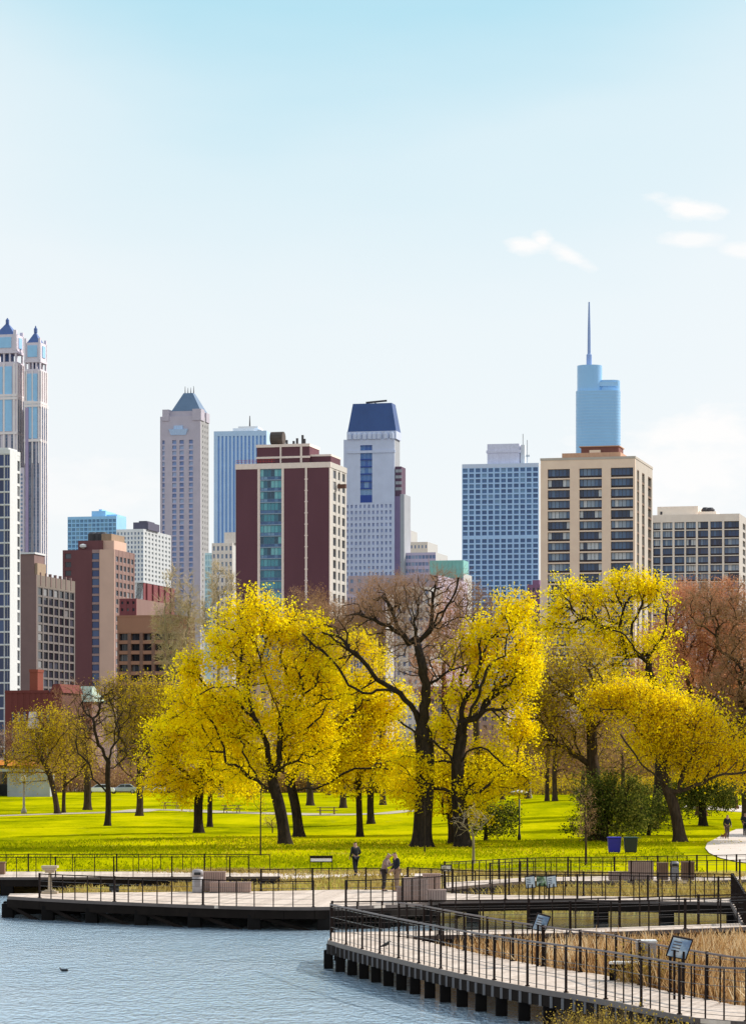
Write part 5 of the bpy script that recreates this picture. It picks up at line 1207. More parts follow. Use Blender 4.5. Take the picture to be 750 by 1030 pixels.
# 2 twin spired tower, far left
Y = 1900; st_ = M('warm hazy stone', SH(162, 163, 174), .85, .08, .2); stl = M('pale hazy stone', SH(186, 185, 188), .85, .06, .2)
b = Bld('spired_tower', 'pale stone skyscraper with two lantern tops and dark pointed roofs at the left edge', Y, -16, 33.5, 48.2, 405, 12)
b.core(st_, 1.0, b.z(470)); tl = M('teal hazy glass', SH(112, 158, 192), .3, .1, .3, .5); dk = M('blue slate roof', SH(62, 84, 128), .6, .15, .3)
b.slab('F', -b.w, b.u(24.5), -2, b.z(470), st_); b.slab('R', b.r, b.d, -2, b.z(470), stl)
dots = []; p_0 = 3.3/F*Y
def lantern(x0, x1, xr, tops):
    """one corner tower: x0..x1 front pixels, xr its sunny side; tops: pixel rows for shaft, belvedere, lantern, roof base, apex, finial"""
    ysh_, ybl, yl0, yrf, yap, yfi = tops; u0, u1 = b.u(x0), b.u(x1); d = (b.v(xr)-b.v(x1)) if xr > x1 else 10; d = max(10, d); W = u1-u0
    s_ = MB(); m0, m1, m2, m3 = 0, 1, 2, 3
    s_.box(u0, u1, 0, d, b.z(580), b.z(ysh_))
    s_.box(u0+W*.03, u1-W*.03, d*.03, d*.97, b.z(ysh_), b.z(ybl))
    for i in range(5):
        q = u0+W*(.04+.92*i/4); s_.box(q-.5, q+.5, .2, 1.6, b.z(ybl), b.z(yl0)); s_.box(q-.5, q+.5, d-1.6, d-.2, b.z(ybl), b.z(yl0))
    s_.box(u0+W*.3, u1-W*.3, d*.3, d*.7, b.z(ybl), b.z(yl0), 1)
    s_.box(u0-.3, u1+.3, -.3, d+.3, b.z(yl0)-1.5, b.z(yl0)); s_.box(u0, u1, 0, d, b.z(yl0), b.z(yrf)-.2)
    for x in (u0, u1-W*.12): s_.box(x, x+W*.12, -.4, d*.12, b.z(yl0), b.z(yrf)+2.5)
    for x in (u0, u1-W*.12): s_.box(x, x+W*.12, d*.88, d+.4, b.z(yl0), b.z(yrf)+2.5)
    t_ = s_.build('turret', [st_, dk], b.root)
    gl = MB(); gl.box(u0+W*.2, u1-W*.2, -.35, -.05, b.z(yl0)+2, b.z(yrf)-2); gl.box(u0+W*.18, u0+W*.46, -.4, -.05, b.z(ysh_+70), b.z(ybl)-3); gl.box(u0+W*.54, u0+W*.82, -.4, -.05, b.z(ysh_+70), b.z(ybl)-3)
    gl.box(u1+.05, u1+.4, d*.3, d*.7, b.z(yl0)+2, b.z(yrf)-2)
    rb_ = MB()
    for q in (.0, .1, .48, .88): rb_.box(u0+W*q, u0+W*(q+.07), -.75, -.02, b.z(ysh_+95), b.z(ybl)-1)
    for q in (0, .3, .62, .9): rb_.box(u1+.02, u1+.7, d*q, d*(q+.09), b.z(580), b.z(ybl)-1)
    for q in (ysh_+34, ysh_+37, ysh_+72): rb_.box(u0-.2, u1+.5, -.9, d+.2, b.z(q)-.8, b.z(q)+.8)
    rb_.build('pilaster', stl, t_)
    for i in range(56):
        z_ = b.z(ysh_+40)-p_0*i
        for q in (.2, .47, .77): wq = MB().box(u1+.03, u1+.35, d*q, d*q+1.4, z_, z_+2.0) if 0 else None
        dots.append((u1+.2, d*.2, z_)); dots.append((u1+.2, d*.47, z_)); dots.append((u1+.2, d*.78, z_))
        if i > 10:
            for q in (.13, .3, .58, .8): dots.append((u0+W*q+.8, -.2, z_))
    gl.build('glazing', tl, t_)
    c_ = ((u0+u1)/2, d/2); r0 = [(u0+W*.1, d*.1), (u1-W*.1, d*.1), (u1-W*.1, d*.9), (u0+W*.1, d*.9)]
    rf = MB().loft([[(x, y, b.z(yrf)-.3) for x, y in r0], [(c_[0]+(x-c_[0])*.12, c_[1]+(y-c_[1])*.12, b.z(yap)) for x, y in r0]]).build('roof', dk, t_)
    MB().lathe((c_[0], c_[1], b.z(yap)), [(1.2, 0), (1.2, 2.5), (.7, 3), (.25, b.z(yfi)-b.z(yap))], 8).build('finial', dk, t_)
lantern(-9, 16.5, 24, (363, 363, 352, 335, 323, 317))
lantern(24.6, 40.5, 47, (371, 371, 362, 344, 333, 326))
p_ = 3.25/F*Y*1.3
dm = MB()
for x, y, z_ in dots: dm.box(x-.75, x+.3, y-.2, y+1.1, z_, z_+1.9)
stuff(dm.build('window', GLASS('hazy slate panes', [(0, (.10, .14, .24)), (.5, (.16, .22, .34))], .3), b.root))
for f_, a0, b0, nn_ in (('F', -b.w, b.u(24.5), 8), ('R', b.v(34.5), b.d, 3)):
    s0 = even(a0+.5, b0-.5, nn_, .55)
    for i in range(24):
        z_ = b.z(474)-p_*(i+1)
        for c0, c1 in s0: b.wins.append((f_, (c0+c1)/2, z_, c1-c0, p_*.5, 0, (), (g_hz2, st_), 0))
b.r = .9
for i in range(30):   # windows up the sunny right flank of the right tower
    z_ = b.z(400)-p_*.9*i
    for q in (b.v(43.2), b.v(46.2)): b.wins.append(('R', q, z_, 1.9, 2.2, 0, (), (g_hz2, st_), 0))
b.r = -.12
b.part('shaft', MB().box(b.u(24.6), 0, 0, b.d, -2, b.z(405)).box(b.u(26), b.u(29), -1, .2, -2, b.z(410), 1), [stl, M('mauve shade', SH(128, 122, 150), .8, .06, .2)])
b.part('ledge', MB().box(b.u(24.6)-.3, .6, -.6, b.d+.3, b.z(406), b.z(403)), stl)
b.finish()

# 3 grey concrete block with gridded right face
b = Bld('apartment_block', 'grey concrete apartment block with dark plain end wall and gridded side, far left', 820, 16, 36.5, 75.5, 578, 14)
cg = M('grey brown concrete', SH(98, 84, 84), .9, .12, .3); cl = M('warm grey concrete', (.19, .165, .155), .9, .1, .3)
b.core(cg); b.slab('F', -b.w, 0, -2, b.H, cg); pit = 9.2/F*820; zt = b.z(590)
b.slab('R', b.r, b.d, zt, b.H, M('concrete lintel', (.22, .18, .15), .9, .15, .3))
b.grid('R', even(b.v(38), b.d-.4, 7, .8), rowsdown(zt-.2, pit, pit*.78, int(zt/pit)), cl, cl, -2, zt, b.r, b.d, (g_dark, m_fd), 0)
zz_ = b.z(557); mb = MB().box(-b.w, -b.w*.15, .8, 9, b.H, zz_); mb.box(-b.w*.15-.05, -.1, 1.2, 8, b.H, b.z(566), 1)
for i in range(7): q = b.d*(.1+.13*i); mb.box(-.6, .12, q, q+.6, b.z(588), b.H+.8)
b.part('penthouse', mb, [cg, M('tan wall', (.4, .29, .2), .9, .1)])
b.part('parapet', MB().box(-b.w-.1, -b.w*.1, .5, 9.5, zz_, zz_+.5), m_wh); b.finish()

# 4 brick tower with tan panel and pink right side
b = Bld('brick_tower', 'brown brick apartment tower with tan end panel and pinkish windowed side, left', 950, 63, 115, 135.5, 552.5, 14)
br = BRICK('plum brick', SH(84, 58, 62)); tn = M('tan panel', SH(160, 140, 128), .9, .08, .2); pk = BRICK('pink brick', (.30, .19, .165)); b.core(br); pit = 8.64/F*950
b.slab('F', b.u(73), b.u(92), -2, b.H, br); b.slab('F', b.u(100), 0, -2, b.H, tn); zt = b.z(556); n = int(zt/pit)
b.grid('F', [(b.u(92.5), b.u(99.6))], rowsdown(zt, pit, pit*.74, n), br, M('balcony edge', SH(120, 105, 105), .9), -2, b.H, b.u(92), b.u(100), (g_deep, m_fd), 0)
b.grid('F', [(b.u(65.5), b.u(71.5))], rowsdown(zt, pit, pit*.6, n), br, br, -2, b.H, -b.w, b.u(73), (g_dark, m_fd), 0)
b.grid('R', even(b.v(116), b.d-.5, 5, .7), rowsdown(b.z(559), pit, pit*.62, n), pk, pk, -2, b.H, b.r, b.d, (g_dark, m_wh), 0)
mb = MB().box(b.u(77), b.u(101), 1.5, 14, b.H, b.z(543)); mb.box(b.u(99), b.u(109), 3, 16, b.H, b.z(536), 1); mb.box(b.u(101), -1, 2.5, 15, b.H, b.z(543), 2)
b.part('penthouse', mb, [br, M('orange tan wall', (.36, .25, .17), .9), tn])
mb = MB()
for x in (87, 93, 97): mb.lathe((b.u(x), 6, b.z(543)), [(1.6, 0), (1.6, 2.4), (.9, 3.0)], 10)
b.part('roof_tank', mb, m_fd); b.part('satellite_dish', MB().lathe((b.u(82.5), 1, b.z(551)), [(.3, 0), (1.1, .5), (1.1, 1.2), (.3, 1.5)], 10), m_wh); b.finish()

# 5 pale grey gridded tower on a brick base
b = Bld('office_tower', 'pale grey gridded tower standing on a red brick columned base, left', 1300, 117, 144.5, 172, 532, 14)
pg_ = M('pale grey panel', SH(178, 188, 192), .8, .06, .2); b.core(pg_, .5); p = 4.6/F*1300; n = 11
zb_ = b.z(586)
b.grid('F', even(-b.w, 0, 8, .5), rowsdown(b.z(535), p, p*.6, n), pg_, pg_, zb_, b.H, -b.w, 0, (g_hz2, m_wh), 0)
b.grid('R', even(b.r, b.d, 8, .5), rowsdown(b.z(535), p, p*.5, n), M('white panel', (.56, .57, .57), .8, .05), None, zb_, b.H, b.r, b.d, (GLASS('pale panes', [(0, (.3, .34, .36)), (.5, (.4, .44, .46))], .3), m_wh), 0)
mb = MB(); rb = BRICK('red brick', SH(98, 60, 64)); mb.box(-b.w-4, -.2, .5, b.d+6, -2, zb_-.1)
for i in range(5): q = b.d*(.1+.22*i); mb.box(-.3, .5, q, q+1.6, -2, zb_-.1)
b.part('base', mb, rb); b.part('penthouse', MB().box(b.u(131), b.u(146), 4, 20, b.H, b.z(524.5)).box(b.u(136), b.u(144), 5, 16, b.z(524.5), b.z(523)), M('charcoal plant room', SH(66, 68, 84))); b.finish()

# 6 far blue tower
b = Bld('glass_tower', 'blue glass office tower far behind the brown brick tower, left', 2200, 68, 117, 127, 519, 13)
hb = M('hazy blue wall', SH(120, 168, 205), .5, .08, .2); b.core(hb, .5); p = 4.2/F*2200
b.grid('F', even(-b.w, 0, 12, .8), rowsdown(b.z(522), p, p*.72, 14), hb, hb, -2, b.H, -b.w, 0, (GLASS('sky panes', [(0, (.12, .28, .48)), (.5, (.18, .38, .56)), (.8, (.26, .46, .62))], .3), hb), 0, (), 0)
b.slab('R', b.r, b.d, -2, b.H, hb)
b.part('plant_room', MB().box(b.u(90), b.u(104), 5, 30, b.H, b.z(513)).box(b.u(96), b.u(99), 8, 20, b.z(513), b.z(511)).box(b.u(104), -2, 8, 30, b.H, b.z(516.5)), hb); b.finish()

# 7 stone tower with pyramid roof
Y = 2000; b = Bld('pyramid_roof_tower', 'tall mauve stone skyscraper with dark pyramid roof and four spikes', Y, 161, 201.5, 210, 418, 13)
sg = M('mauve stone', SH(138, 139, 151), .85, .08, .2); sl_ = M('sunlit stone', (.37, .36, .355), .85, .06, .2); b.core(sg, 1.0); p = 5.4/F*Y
zt = b.z(442); n = 52
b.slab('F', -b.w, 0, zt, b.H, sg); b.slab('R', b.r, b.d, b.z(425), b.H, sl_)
b.grid('F', [(b.u(163.2), b.u(165.6)), (b.u(173.2), b.u(177.4)), (b.u(180.6), b.u(184.8)), (b.u(190), b.u(194))], rowsdown(zt, p, p*.7, n), sg, M('blue grey spandrel', SH(138, 142, 162)), -2, zt, -b.w, 0, (GLASS('steel blue panes', [(0, SH(88, 112, 158)), (.35, SH(104, 130, 172)), (.7, SH(128, 150, 182))], .3), sg), 0, (), 0)
b.grid('R', even(b.v(203), b.d-1, 3, .3), rowsdown(b.z(426), p, p*.5, n), sl_, sl_, -2, b.z(425), b.r, b.d, (GLASS('soft stone panes', [(0, (.24, .24, .27)), (.5, (.3, .29, .31))], .4), sg), 0, (), 0)
mb = MB()
mb.box(b.u(163.5), b.u(170), -.6, 8, b.H-3, b.z(411)); mb.box(-5.5, .6, -.6, 8, b.H-3, b.z(411))
mb.box(-4, .6, b.d*.6, b.d, b.H-3, b.z(413)); mb.box(b.u(170), b.u(201), 2, b.d-2, b.H, b.z(412.5)); b.part('crown', mb, sg)
b.part('balcony', MB().loft([[(b.u(170), -1.5, b.z(431)), (b.u(189), -1.5, b.z(431)), (b.u(189), .3, b.z(431)), (b.u(170), .3, b.z(431))], [(b.u(172), -.4, b.z(437)), (b.u(187), -.4, b.z(437)), (b.u(187), .3, b.z(437)), (b.u(172), .3, b.z(437))]]).box(b.u(175), b.u(184), -.9, -.05, b.z(431), b.z(427.5)), M('hazy blue metal', SH(132, 158, 190)))
u0, u1 = b.u(171.5), b.u(200.8); cx, cy = (u0+u1)/2, b.d/2; dr = M('slate blue roof', SH(76, 98, 122), .6, .12, .2)
b.part('roof', MB().loft([[(u0, 2, b.z(412.4)), (u1, 2, b.z(412.4)), (u1, b.d-2, b.z(412.4)), (u0, b.d-2, b.z(412.4))], [(cx-3.2, cy-3, b.z(393.5)), (cx+3.2, cy-3, b.z(393.5)), (cx+3.2, cy+3, b.z(393.5)), (cx-3.2, cy+3, b.z(393.5))]]), dr)
for x in (-3, -1, 1, 3): b.part('spike', MB().lathe((cx+x, cy, b.z(393.6)), [(.35, 0), (.12, b.z(386 if abs(x) > 2 else 387.5)-b.z(393.6))], 6), m_fd)
b.finish()

# 8 very far ribbed tower
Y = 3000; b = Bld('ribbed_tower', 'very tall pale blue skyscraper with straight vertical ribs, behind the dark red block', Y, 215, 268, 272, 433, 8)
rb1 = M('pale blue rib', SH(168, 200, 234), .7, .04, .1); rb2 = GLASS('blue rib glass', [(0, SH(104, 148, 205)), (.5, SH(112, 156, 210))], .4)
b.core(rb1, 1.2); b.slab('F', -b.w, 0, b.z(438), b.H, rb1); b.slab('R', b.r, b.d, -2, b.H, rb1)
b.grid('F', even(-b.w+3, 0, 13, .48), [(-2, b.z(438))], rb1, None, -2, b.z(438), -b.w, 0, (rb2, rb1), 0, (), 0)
mb = MB(); mb.box(b.u(233), b.u(255), 6, 40, b.H, b.z(429.5)).box(b.u(238), b.u(258), 8, 38, b.z(429.5), b.z(427.5)); b.part('plant_room', mb, M('white plant room', SH(215, 226, 236)))
b.part('antenna', MB().lathe((b.u(249), 12, b.z(428)), [(.8, 0), (.35, b.z(416.5)-b.z(428))], 6), m_fd); b.finish()

# 9 dark red slab
Y = 780; b = Bld('dark_red_tower', 'dark red brick slab tower with a strip of teal glass and white right side', Y, 237, 332, 348.5, 464.5, 14)
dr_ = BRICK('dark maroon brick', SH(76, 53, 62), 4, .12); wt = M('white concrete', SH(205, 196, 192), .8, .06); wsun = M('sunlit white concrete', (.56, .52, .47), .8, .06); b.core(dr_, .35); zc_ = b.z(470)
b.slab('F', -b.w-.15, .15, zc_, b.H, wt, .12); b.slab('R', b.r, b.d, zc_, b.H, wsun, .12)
for xa, xb, mt, o_ in ((237, 259, dr_, 0), (259, 261.2, wt, .1), (283.2, 285.5, wt, .1), (285.5, 306.8, dr_, 0), (306.8, 308.8, wt, .08), (308.8, 331, dr_, 0), (331, 332, wt, .1)): b.slab('F', b.u(xa), b.u(xb), -2, zc_, mt, o_)
p = 11.35/F*Y; n = int(zc_/p)
b.grid('F', even(b.u(261.2), b.u(283.2), 1, .98), rowsdown(zc_-.1, p, p*.93, n), wt, M('slab edge', SH(110, 130, 150)), -2, zc_, b.u(261.2), b.u(283.2), (g_teal, M('blue grey mullion', SH(70, 96, 120)), g_blue), 5, (.3,), .1)
b.grid('R', [(b.v(335), b.v(338)), (b.v(340), b.v(342)), (b.v(344), b.v(347))], rowsdown(zc_-.4, p, p*.72, n), wsun, wsun, -2, zc_, b.r, b.d, (g_dark, m_wh), 0)
for z_ in range(1, n): b.wall.box(b.u(306.2), b.u(309.4), -.12, 0, zc_-p*z_-.15, zc_-p*z_+.15, b.m(wt))
mb = MB(); mb.box(b.u(256), b.u(309), 2, 12, b.H, b.z(445)); mb.box(b.u(307), -.6, 3, b.d*.75, b.H, b.z(456.5)); b.part('penthouse', mb, dr_)
mb = MB(); mb.box(b.u(255.5), b.u(309.5), 1.8, 12.2, b.z(447.5), b.z(444.6)); mb.box(b.u(255.5), b.u(309.5), 1.7, 2.0, b.z(459), b.z(457)); mb.box(b.u(279.5), b.u(281), 1.75, 2, b.H, b.z(445)); mb.box(b.u(300), b.u(302), 1.72, 2, b.H, b.z(445)); mb.box(b.u(307), -.5, 2.8, b.d*.75+.1, b.z(457.5), b.z(455.5)); b.part('trim', mb, wt)
mb = MB(); c_ = (b.u(274), 5, b.z(444.6)); mb.loft([[(c_[0]+dx, c_[1]+1.9*math.cos(a), c_[2]+1.9+1.75*math.sin(a)) for a in [2*PI*k/14 for k in range(14)]] for dx in (-1.7, 1.7)]); b.part('roof_tank', mb, M('brown tank', (.09, .07, .06)))
mb = MB()
for x, h in ((284, 1.2), (291, .9), (294.5, 1.6), (300, 2.4), (302, 1.4)): mb.box(b.u(x), b.u(x)+.5, 3, 3.6, b.z(444.7), b.z(444.6)+h)
b.part('vent', mb, m_fd)
mb = MB(); ra = M('red rail', (.5, .06, .05), .6)
for i in range(14): q = b.u(237)+i*.75; mb.box(q, q+.06, .3, .36, b.H, b.H+1.0)
for z_ in (.5, 1.0): mb.box(b.u(237), b.u(276), .3, .36, b.H+z_, b.H+z_+.07)
b.part('roof_rail', mb, ra)
mb = MB(); mb.bar((.3, b.d*.4, b.z(487)), (2.6, b.d*.4-.5, b.z(487)), .7, 1.1); b.part('window_lift', mb, M('rust brown', (.16, .08, .06))); b.finish()

# 10 stone tower with blue mansard
Y = 1700; b = Bld('mansard_tower', 'grey blue stone skyscraper with a steep bright blue mansard roof, centre', Y, 345.5, 396.5, 402, 441, 13)
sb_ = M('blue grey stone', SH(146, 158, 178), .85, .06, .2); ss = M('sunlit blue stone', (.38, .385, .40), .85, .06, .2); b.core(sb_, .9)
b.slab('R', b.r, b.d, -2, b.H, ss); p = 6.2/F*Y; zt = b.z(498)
b.slab('F', -b.w, b.u(362), b.z(505), b.H, sb_); b.slab('F', b.u(374.4), 0, b.z(505), b.H, sb_); b.slab('F', b.u(362), b.u(374.4), b.z(447), b.H, sb_)
b.grid('F', [(b.u(362.2), b.u(374.2))], rowsdown(b.z(447.5), 7.3/F*Y, 6.1/F*Y, 7), sb_, M('navy spandrel', SH(40, 60, 120)), b.z(505), b.z(447), b.u(362), b.u(374.4), (GLASS('cobalt panes', [(0, (.03, .12, .42)), (.4, (.07, .2, .5)), (.8, (.2, .36, .6))], .2), m_fb), 2)
b.grid('F', even(-b.w+1, -1, 11, .5), rowsdown(b.z(507), p, p*.55, 28), sb_, sb_, -2, b.z(505), -b.w, 0, (GLASS('stone blue panes', [(0, SH(120, 136, 172)), (.5, SH(136, 150, 182))], .4), sb_), 0, (), 0)
for x in (349.5, 352.5, 355.5, 358.5, 378, 381, 384, 387, 390.5, 394):
    for i in range(7): b.wins.append(('F', b.u(x), b.z(460+6.2*i), 2.2, 2.0, 0, (), (g_hz2, sb_), 0))
mb = MB().box(b.u(348.5), b.u(397.3)+.4, .6, b.d-.5, b.H, b.z(433)); mb.box(b.u(349), b.u(397.5), -.6, .7, b.z(455), b.z(452.5))
for x in (351.5, 357, 361, 366.5, 372, 376.5, 381, 388, 394): mb.lathe((b.u(x), .2, b.H), [(1.6, 0), (1.6, b.z(436)-b.H), (.3, b.z(433.5)-b.H)], 6)
b.part('crown', mb, sb_)
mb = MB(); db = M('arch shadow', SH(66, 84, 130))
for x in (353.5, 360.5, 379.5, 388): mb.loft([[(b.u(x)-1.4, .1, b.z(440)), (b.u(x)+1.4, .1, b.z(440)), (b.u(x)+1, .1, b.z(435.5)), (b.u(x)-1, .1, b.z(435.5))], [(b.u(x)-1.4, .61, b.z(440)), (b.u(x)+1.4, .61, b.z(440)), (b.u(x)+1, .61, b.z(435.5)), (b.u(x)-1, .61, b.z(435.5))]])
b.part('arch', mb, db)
r0 = [(b.u(349), 1, 0), (b.u(397.8), 1, 0), (b.u(397.8), b.d-1, 0), (b.u(349), b.d-1, 0)]; cx, cy = (b.u(349)+b.u(397.8))/2, b.d/2
b.part('roof', MB().loft([[(x, y, b.z(433)) for x, y, _ in r0], [(cx+(x-cx)*.8, cy+(y-cy)*.8, b.z(404.5)) for x, y, _ in r0]]), M('cobalt metal roof', SH(36, 62, 108), .45, .15, .15, .4))
mb = MB(); mb.bar((b.u(364), 10, b.z(402)), (b.u(385), 10, b.z(400.5)), .9, 1); mb.box(b.u(373), b.u(374), 9.6, 10.4, b.z(404.5), b.z(401)); mb.box(b.u(356), b.u(391), 9, 14, b.z(404.4), b.z(403.4)); b.part('roof_crane', mb, m_fd)
lw = M('mauve dark wing', SH(92, 84, 112), .8, .1, .2); mb = MB().box(b.u(395.2), b.u(402)+.5, 1.5, b.d*.9, b.z(499), b.z(469)).box(b.u(395), b.u(402), .8, b.d*1.3, -2, b.z(499), 1).box(b.u(402), b.u(406), .9, b.d*1.25, -2, b.z(497), 2)
for z_ in range(4):
    for x in (398.6, 402): mb.box(b.u(x)-.9, b.u(x)+.9, 1.3, 1.5, b.z(475+6*z_), b.z(472+6*z_), 2)
b.part('wing', mb, [M('brown dark wing', SH(70, 56, 72), .8), lw, ss]); b.finish()

# 11 blue grid tower
Y = 1600; b = Bld('blue_grid_tower', 'broad blue tower with a fine pale window grid and blank roof box, right of centre', Y, 464.5, 541.5, 544, 465.5, 11, depth=26)
fr_ = M('pale blue grid', SH(150, 186, 226), .7, .05, .2); bd = M('grey blue band', SH(150, 166, 186), .8, .06); b.core(fr_, .7); p = 5.33/F*Y
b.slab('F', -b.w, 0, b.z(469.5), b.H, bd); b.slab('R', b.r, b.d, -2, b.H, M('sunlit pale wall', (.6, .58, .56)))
b.grid('F', even(-b.w, 0, 12, .74), rowsdown(b.z(470), p, p*.72, 13), fr_, fr_, b.z(540), b.z(469.5), -b.w, 0, (g_blue, m_fb), 0, (), 0)
b.grid('F', even(-b.w, 0, 12, .74), rowsdown(b.z(541.5), p, p*.72, 24), fr_, fr_, -2, b.z(540), -b.w, 0, (g_blue, m_fb), 0, (), 0)
b.part('penthouse', MB().box(b.u(489), b.u(521), 3, 20, b.H, b.z(445)).box(b.u(488), b.u(522), 2.6, 20.4, b.z(454), b.z(451.5)).box(b.u(503), b.u(505), 2.8, 3, b.z(458), b.z(455)), M('lavender grey wall', SH(158, 166, 186)))
b.part('antenna_mast', MB().box(b.u(522), b.u(526), 5, 9, b.H, b.z(446)).box(b.u(524), b.u(524)+.5, 5, 5.5, b.z(446), b.z(435)).box(b.u(528), b.u(528)+.5, 6, 6.5, b.H, b.z(441)).box(b.u(527), b.u(531), 6, 7, b.z(458), b.z(456)), m_wh); b.finish()

# 12 far rounded glass tower with a spire
Y = 2800; b = Bld('rounded_glass_tower', 'pale blue rounded glass skyscraper with a tall thin spire, tallest at the right', Y, 579, 622, 624, 392, 4, depth=40)
gls = M('sky glass', SH(128, 178, 222), .3, .05, .05, .5); gdk = M('louvre band', SH(104, 144, 188), .4)
def rounded(u0, u1, d, r, n=8):
    o = []
    for cx, cy, a0 in ((u1-r, r, -PI/2), (u1-r, d-r, 0), (u0+r, d-r, PI/2), (u0+r, r, PI)):
        o += [(cx+r*math.cos(a0+PI/2*k/n), cy+r*math.sin(a0+PI/2*k/n)) for k in range(n+1)]
    return o
def tier(mb, x0, x1, ya, yb, d, r, y0=0, m=0):
    q = rounded(b.u(x0), b.u(x1), d, r); mb.loft([[(x, y+y0, b.z(ya) if ya < 900 else -2) for x, y in q], [(x, y+y0, b.z(yb)) for x, y in q]], m)
mb = MB(); tier(mb, 579, 624, 999, 392, 40, 9); tier(mb, 580.2, 605.5, 391.9, 366, 30, 10, 2); tier(mb, 600, 623.6, 391.9, 381, 32, 8, 6)
p = 3.1/F*Y
for i in range(34):
    tier(mb, 578.9, 624.1, 393+3.1*i+.5, 393+3.1*i, 40.4, 9.2, -.2, 1)
mb.box(b.u(602.5), b.u(621), 5.2, 6.2, b.z(387.5), b.z(383), 1); b.part('wall', mb, [gls, M('floor edge', SH(146, 190, 228), .5, .03)])
b.part('spire', MB().lathe((b.u(592.3), 16, b.z(366.1)), [(2.6, 0), (2.6, b.z(354)-b.z(366)), (1.6, b.z(353)-b.z(366)), (1.4, b.z(330)-b.z(366)), (.7, b.z(300.5)-b.z(366))], 10), M('blue grey spire', SH(110, 132, 168))); 

# 13 tan apartment slab
Y = 820; b = Bld('tan_apartment_block', 'tan apartment block with three bays of dark balcony windows, right of centre', Y, 543.5, 638.5, 656, 459.5, 14)
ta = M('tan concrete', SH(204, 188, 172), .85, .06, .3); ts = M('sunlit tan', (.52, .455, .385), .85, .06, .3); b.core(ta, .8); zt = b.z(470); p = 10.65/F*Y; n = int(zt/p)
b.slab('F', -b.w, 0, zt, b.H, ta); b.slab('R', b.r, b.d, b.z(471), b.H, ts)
b.grid('F', [(b.u(550.5), b.u(572.8)), (b.u(582.3), b.u(605)), (b.u(614), b.u(636.5))], rowsdown(zt, p, p*.86, n), ta, ta, -2, zt, -b.w, 0, (g_navy, m_fd, m_bal), 5, (.22,), .1)
b.grid('R', [(b.v(640.5), b.v(642.5)), (b.v(645.5), b.v(648)), (b.v(651.5), b.v(655))], rowsdown(b.z(472), p, p*.8, n), ts, M('brown spandrel', (.2, .12, .08)), -2, b.z(471), b.r, b.d, (g_dark, m_fd), 0)
b.part('parapet', MB().box(-b.w-.12, .12, -.12, b.d+.1, b.z(461), b.H+.25), ts)
mb = MB().box(b.u(563), b.u(622), 3, 14, b.H+.2, b.z(453)); mb.box(b.u(581), b.u(619), 5, 13, b.z(453), b.z(446.5), 1); mb.box(b.u(590), b.u(601), 4, 5.2, b.z(453), b.z(450), 2); mb.box(b.u(579), b.u(620), 4.6, 13.4, b.z(446.5), b.z(445.6), 0)
b.part('penthouse', mb, [M('copper brown wall', SH(142, 116, 98)), M('dark brown wall', SH(92, 62, 58)), ta]); b.finish()

# 14 right slab
Y = 980; b = Bld('balcony_apartment_block', 'wide grey beige block with rows of dark balcony windows at the right edge', Y, 640, 743.5, 775, 516.5, 14)
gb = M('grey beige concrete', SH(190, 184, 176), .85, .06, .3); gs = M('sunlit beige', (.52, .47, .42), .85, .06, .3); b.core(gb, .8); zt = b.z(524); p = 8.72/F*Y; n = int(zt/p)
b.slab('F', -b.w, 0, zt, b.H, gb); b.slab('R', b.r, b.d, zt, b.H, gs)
cols = [(646, 654), (656.5, 664), (666, 676), (678, 688), (689.5, 699.5), (701.5, 712), (714, 726), (728, 743)]
b.grid('F', [(b.u(x0), b.u(x1)) for x0, x1 in cols], rowsdown(zt, p, p*.9, n), gb, gb, -2, zt, -b.w, 0, (g_navy, m_fd, m_bal), 3, (.22,), .1)
b.grid('R', even(b.v(745.5), b.d-.5, 6, .5), rowsdown(zt, p, p*.7, n), gs, gs, -2, zt, b.r, b.d, (g_dark, m_wh), 0)
mb = MB().box(b.u(659), b.u(700), 4, 20, b.H, b.z(507)); mb.box(b.u(700), b.u(718), 5, 16, b.H, b.z(512.5)); b.part('penthouse', mb, gb)
b.part('roof_fan', MB().lathe((b.u(706), 8, b.z(512.5)), [(1.3, 0), (1.5, .8), (.8, 1.6)], 10).lathe((b.u(711), 8, b.z(512.5)), [(1.3, 0), (1.5, .8), (.8, 1.5)], 10).box(b.u(662), b.u(664), 3.8, 4, b.z(515), b.z(512)), m_fd); b.finish()

# 15 small far blocks in the gap
def small(name, label, Y, xl, xc, xr, yt, wall, sun, nc, pitch, glass, wf=.6, hf=.6, th=14, rows=20, roofs=(), depth=None):
    b = Bld(name, label, Y, xl, xc, xr, yt, th, depth=depth); b.core(wall, .4); p = pitch/F*Y; zt = b.H-p*.4; n = min(rows, int(zt/p))
    b.grid('F', even(-b.w, 0, nc, wf), rowsdown(zt, p, p*hf, n), wall, wall, -2, b.H, -b.w, 0, (glass, wall), 0, (), 0)
    if xr > xc or depth: b.slab('R', b.r, b.d, -2, b.H, sun)
    for x0, x1, y0 in roofs: b.part('plant_room', MB().box(b.u(x0), b.u(x1), 2, max(4, b.d*.7), b.H, b.z(y0)), wall)
    b.finish(); return b
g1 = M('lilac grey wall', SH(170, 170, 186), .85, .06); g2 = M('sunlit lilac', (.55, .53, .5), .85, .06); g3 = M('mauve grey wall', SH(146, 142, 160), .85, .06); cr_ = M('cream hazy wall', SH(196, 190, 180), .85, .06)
small('office_block', 'small lilac grey tower block just right of the mansard tower, in the gap', 2000, 402, 413, 419.5, 533.5, g1, g2, 3, 5, g_hz2)
small('office_block', 'cream topped grey block in the gap between mansard tower and blue grid tower', 1900, 412, 430, 440, 545, cr_, g2, 5, 8, g_hz2, .4, .4)
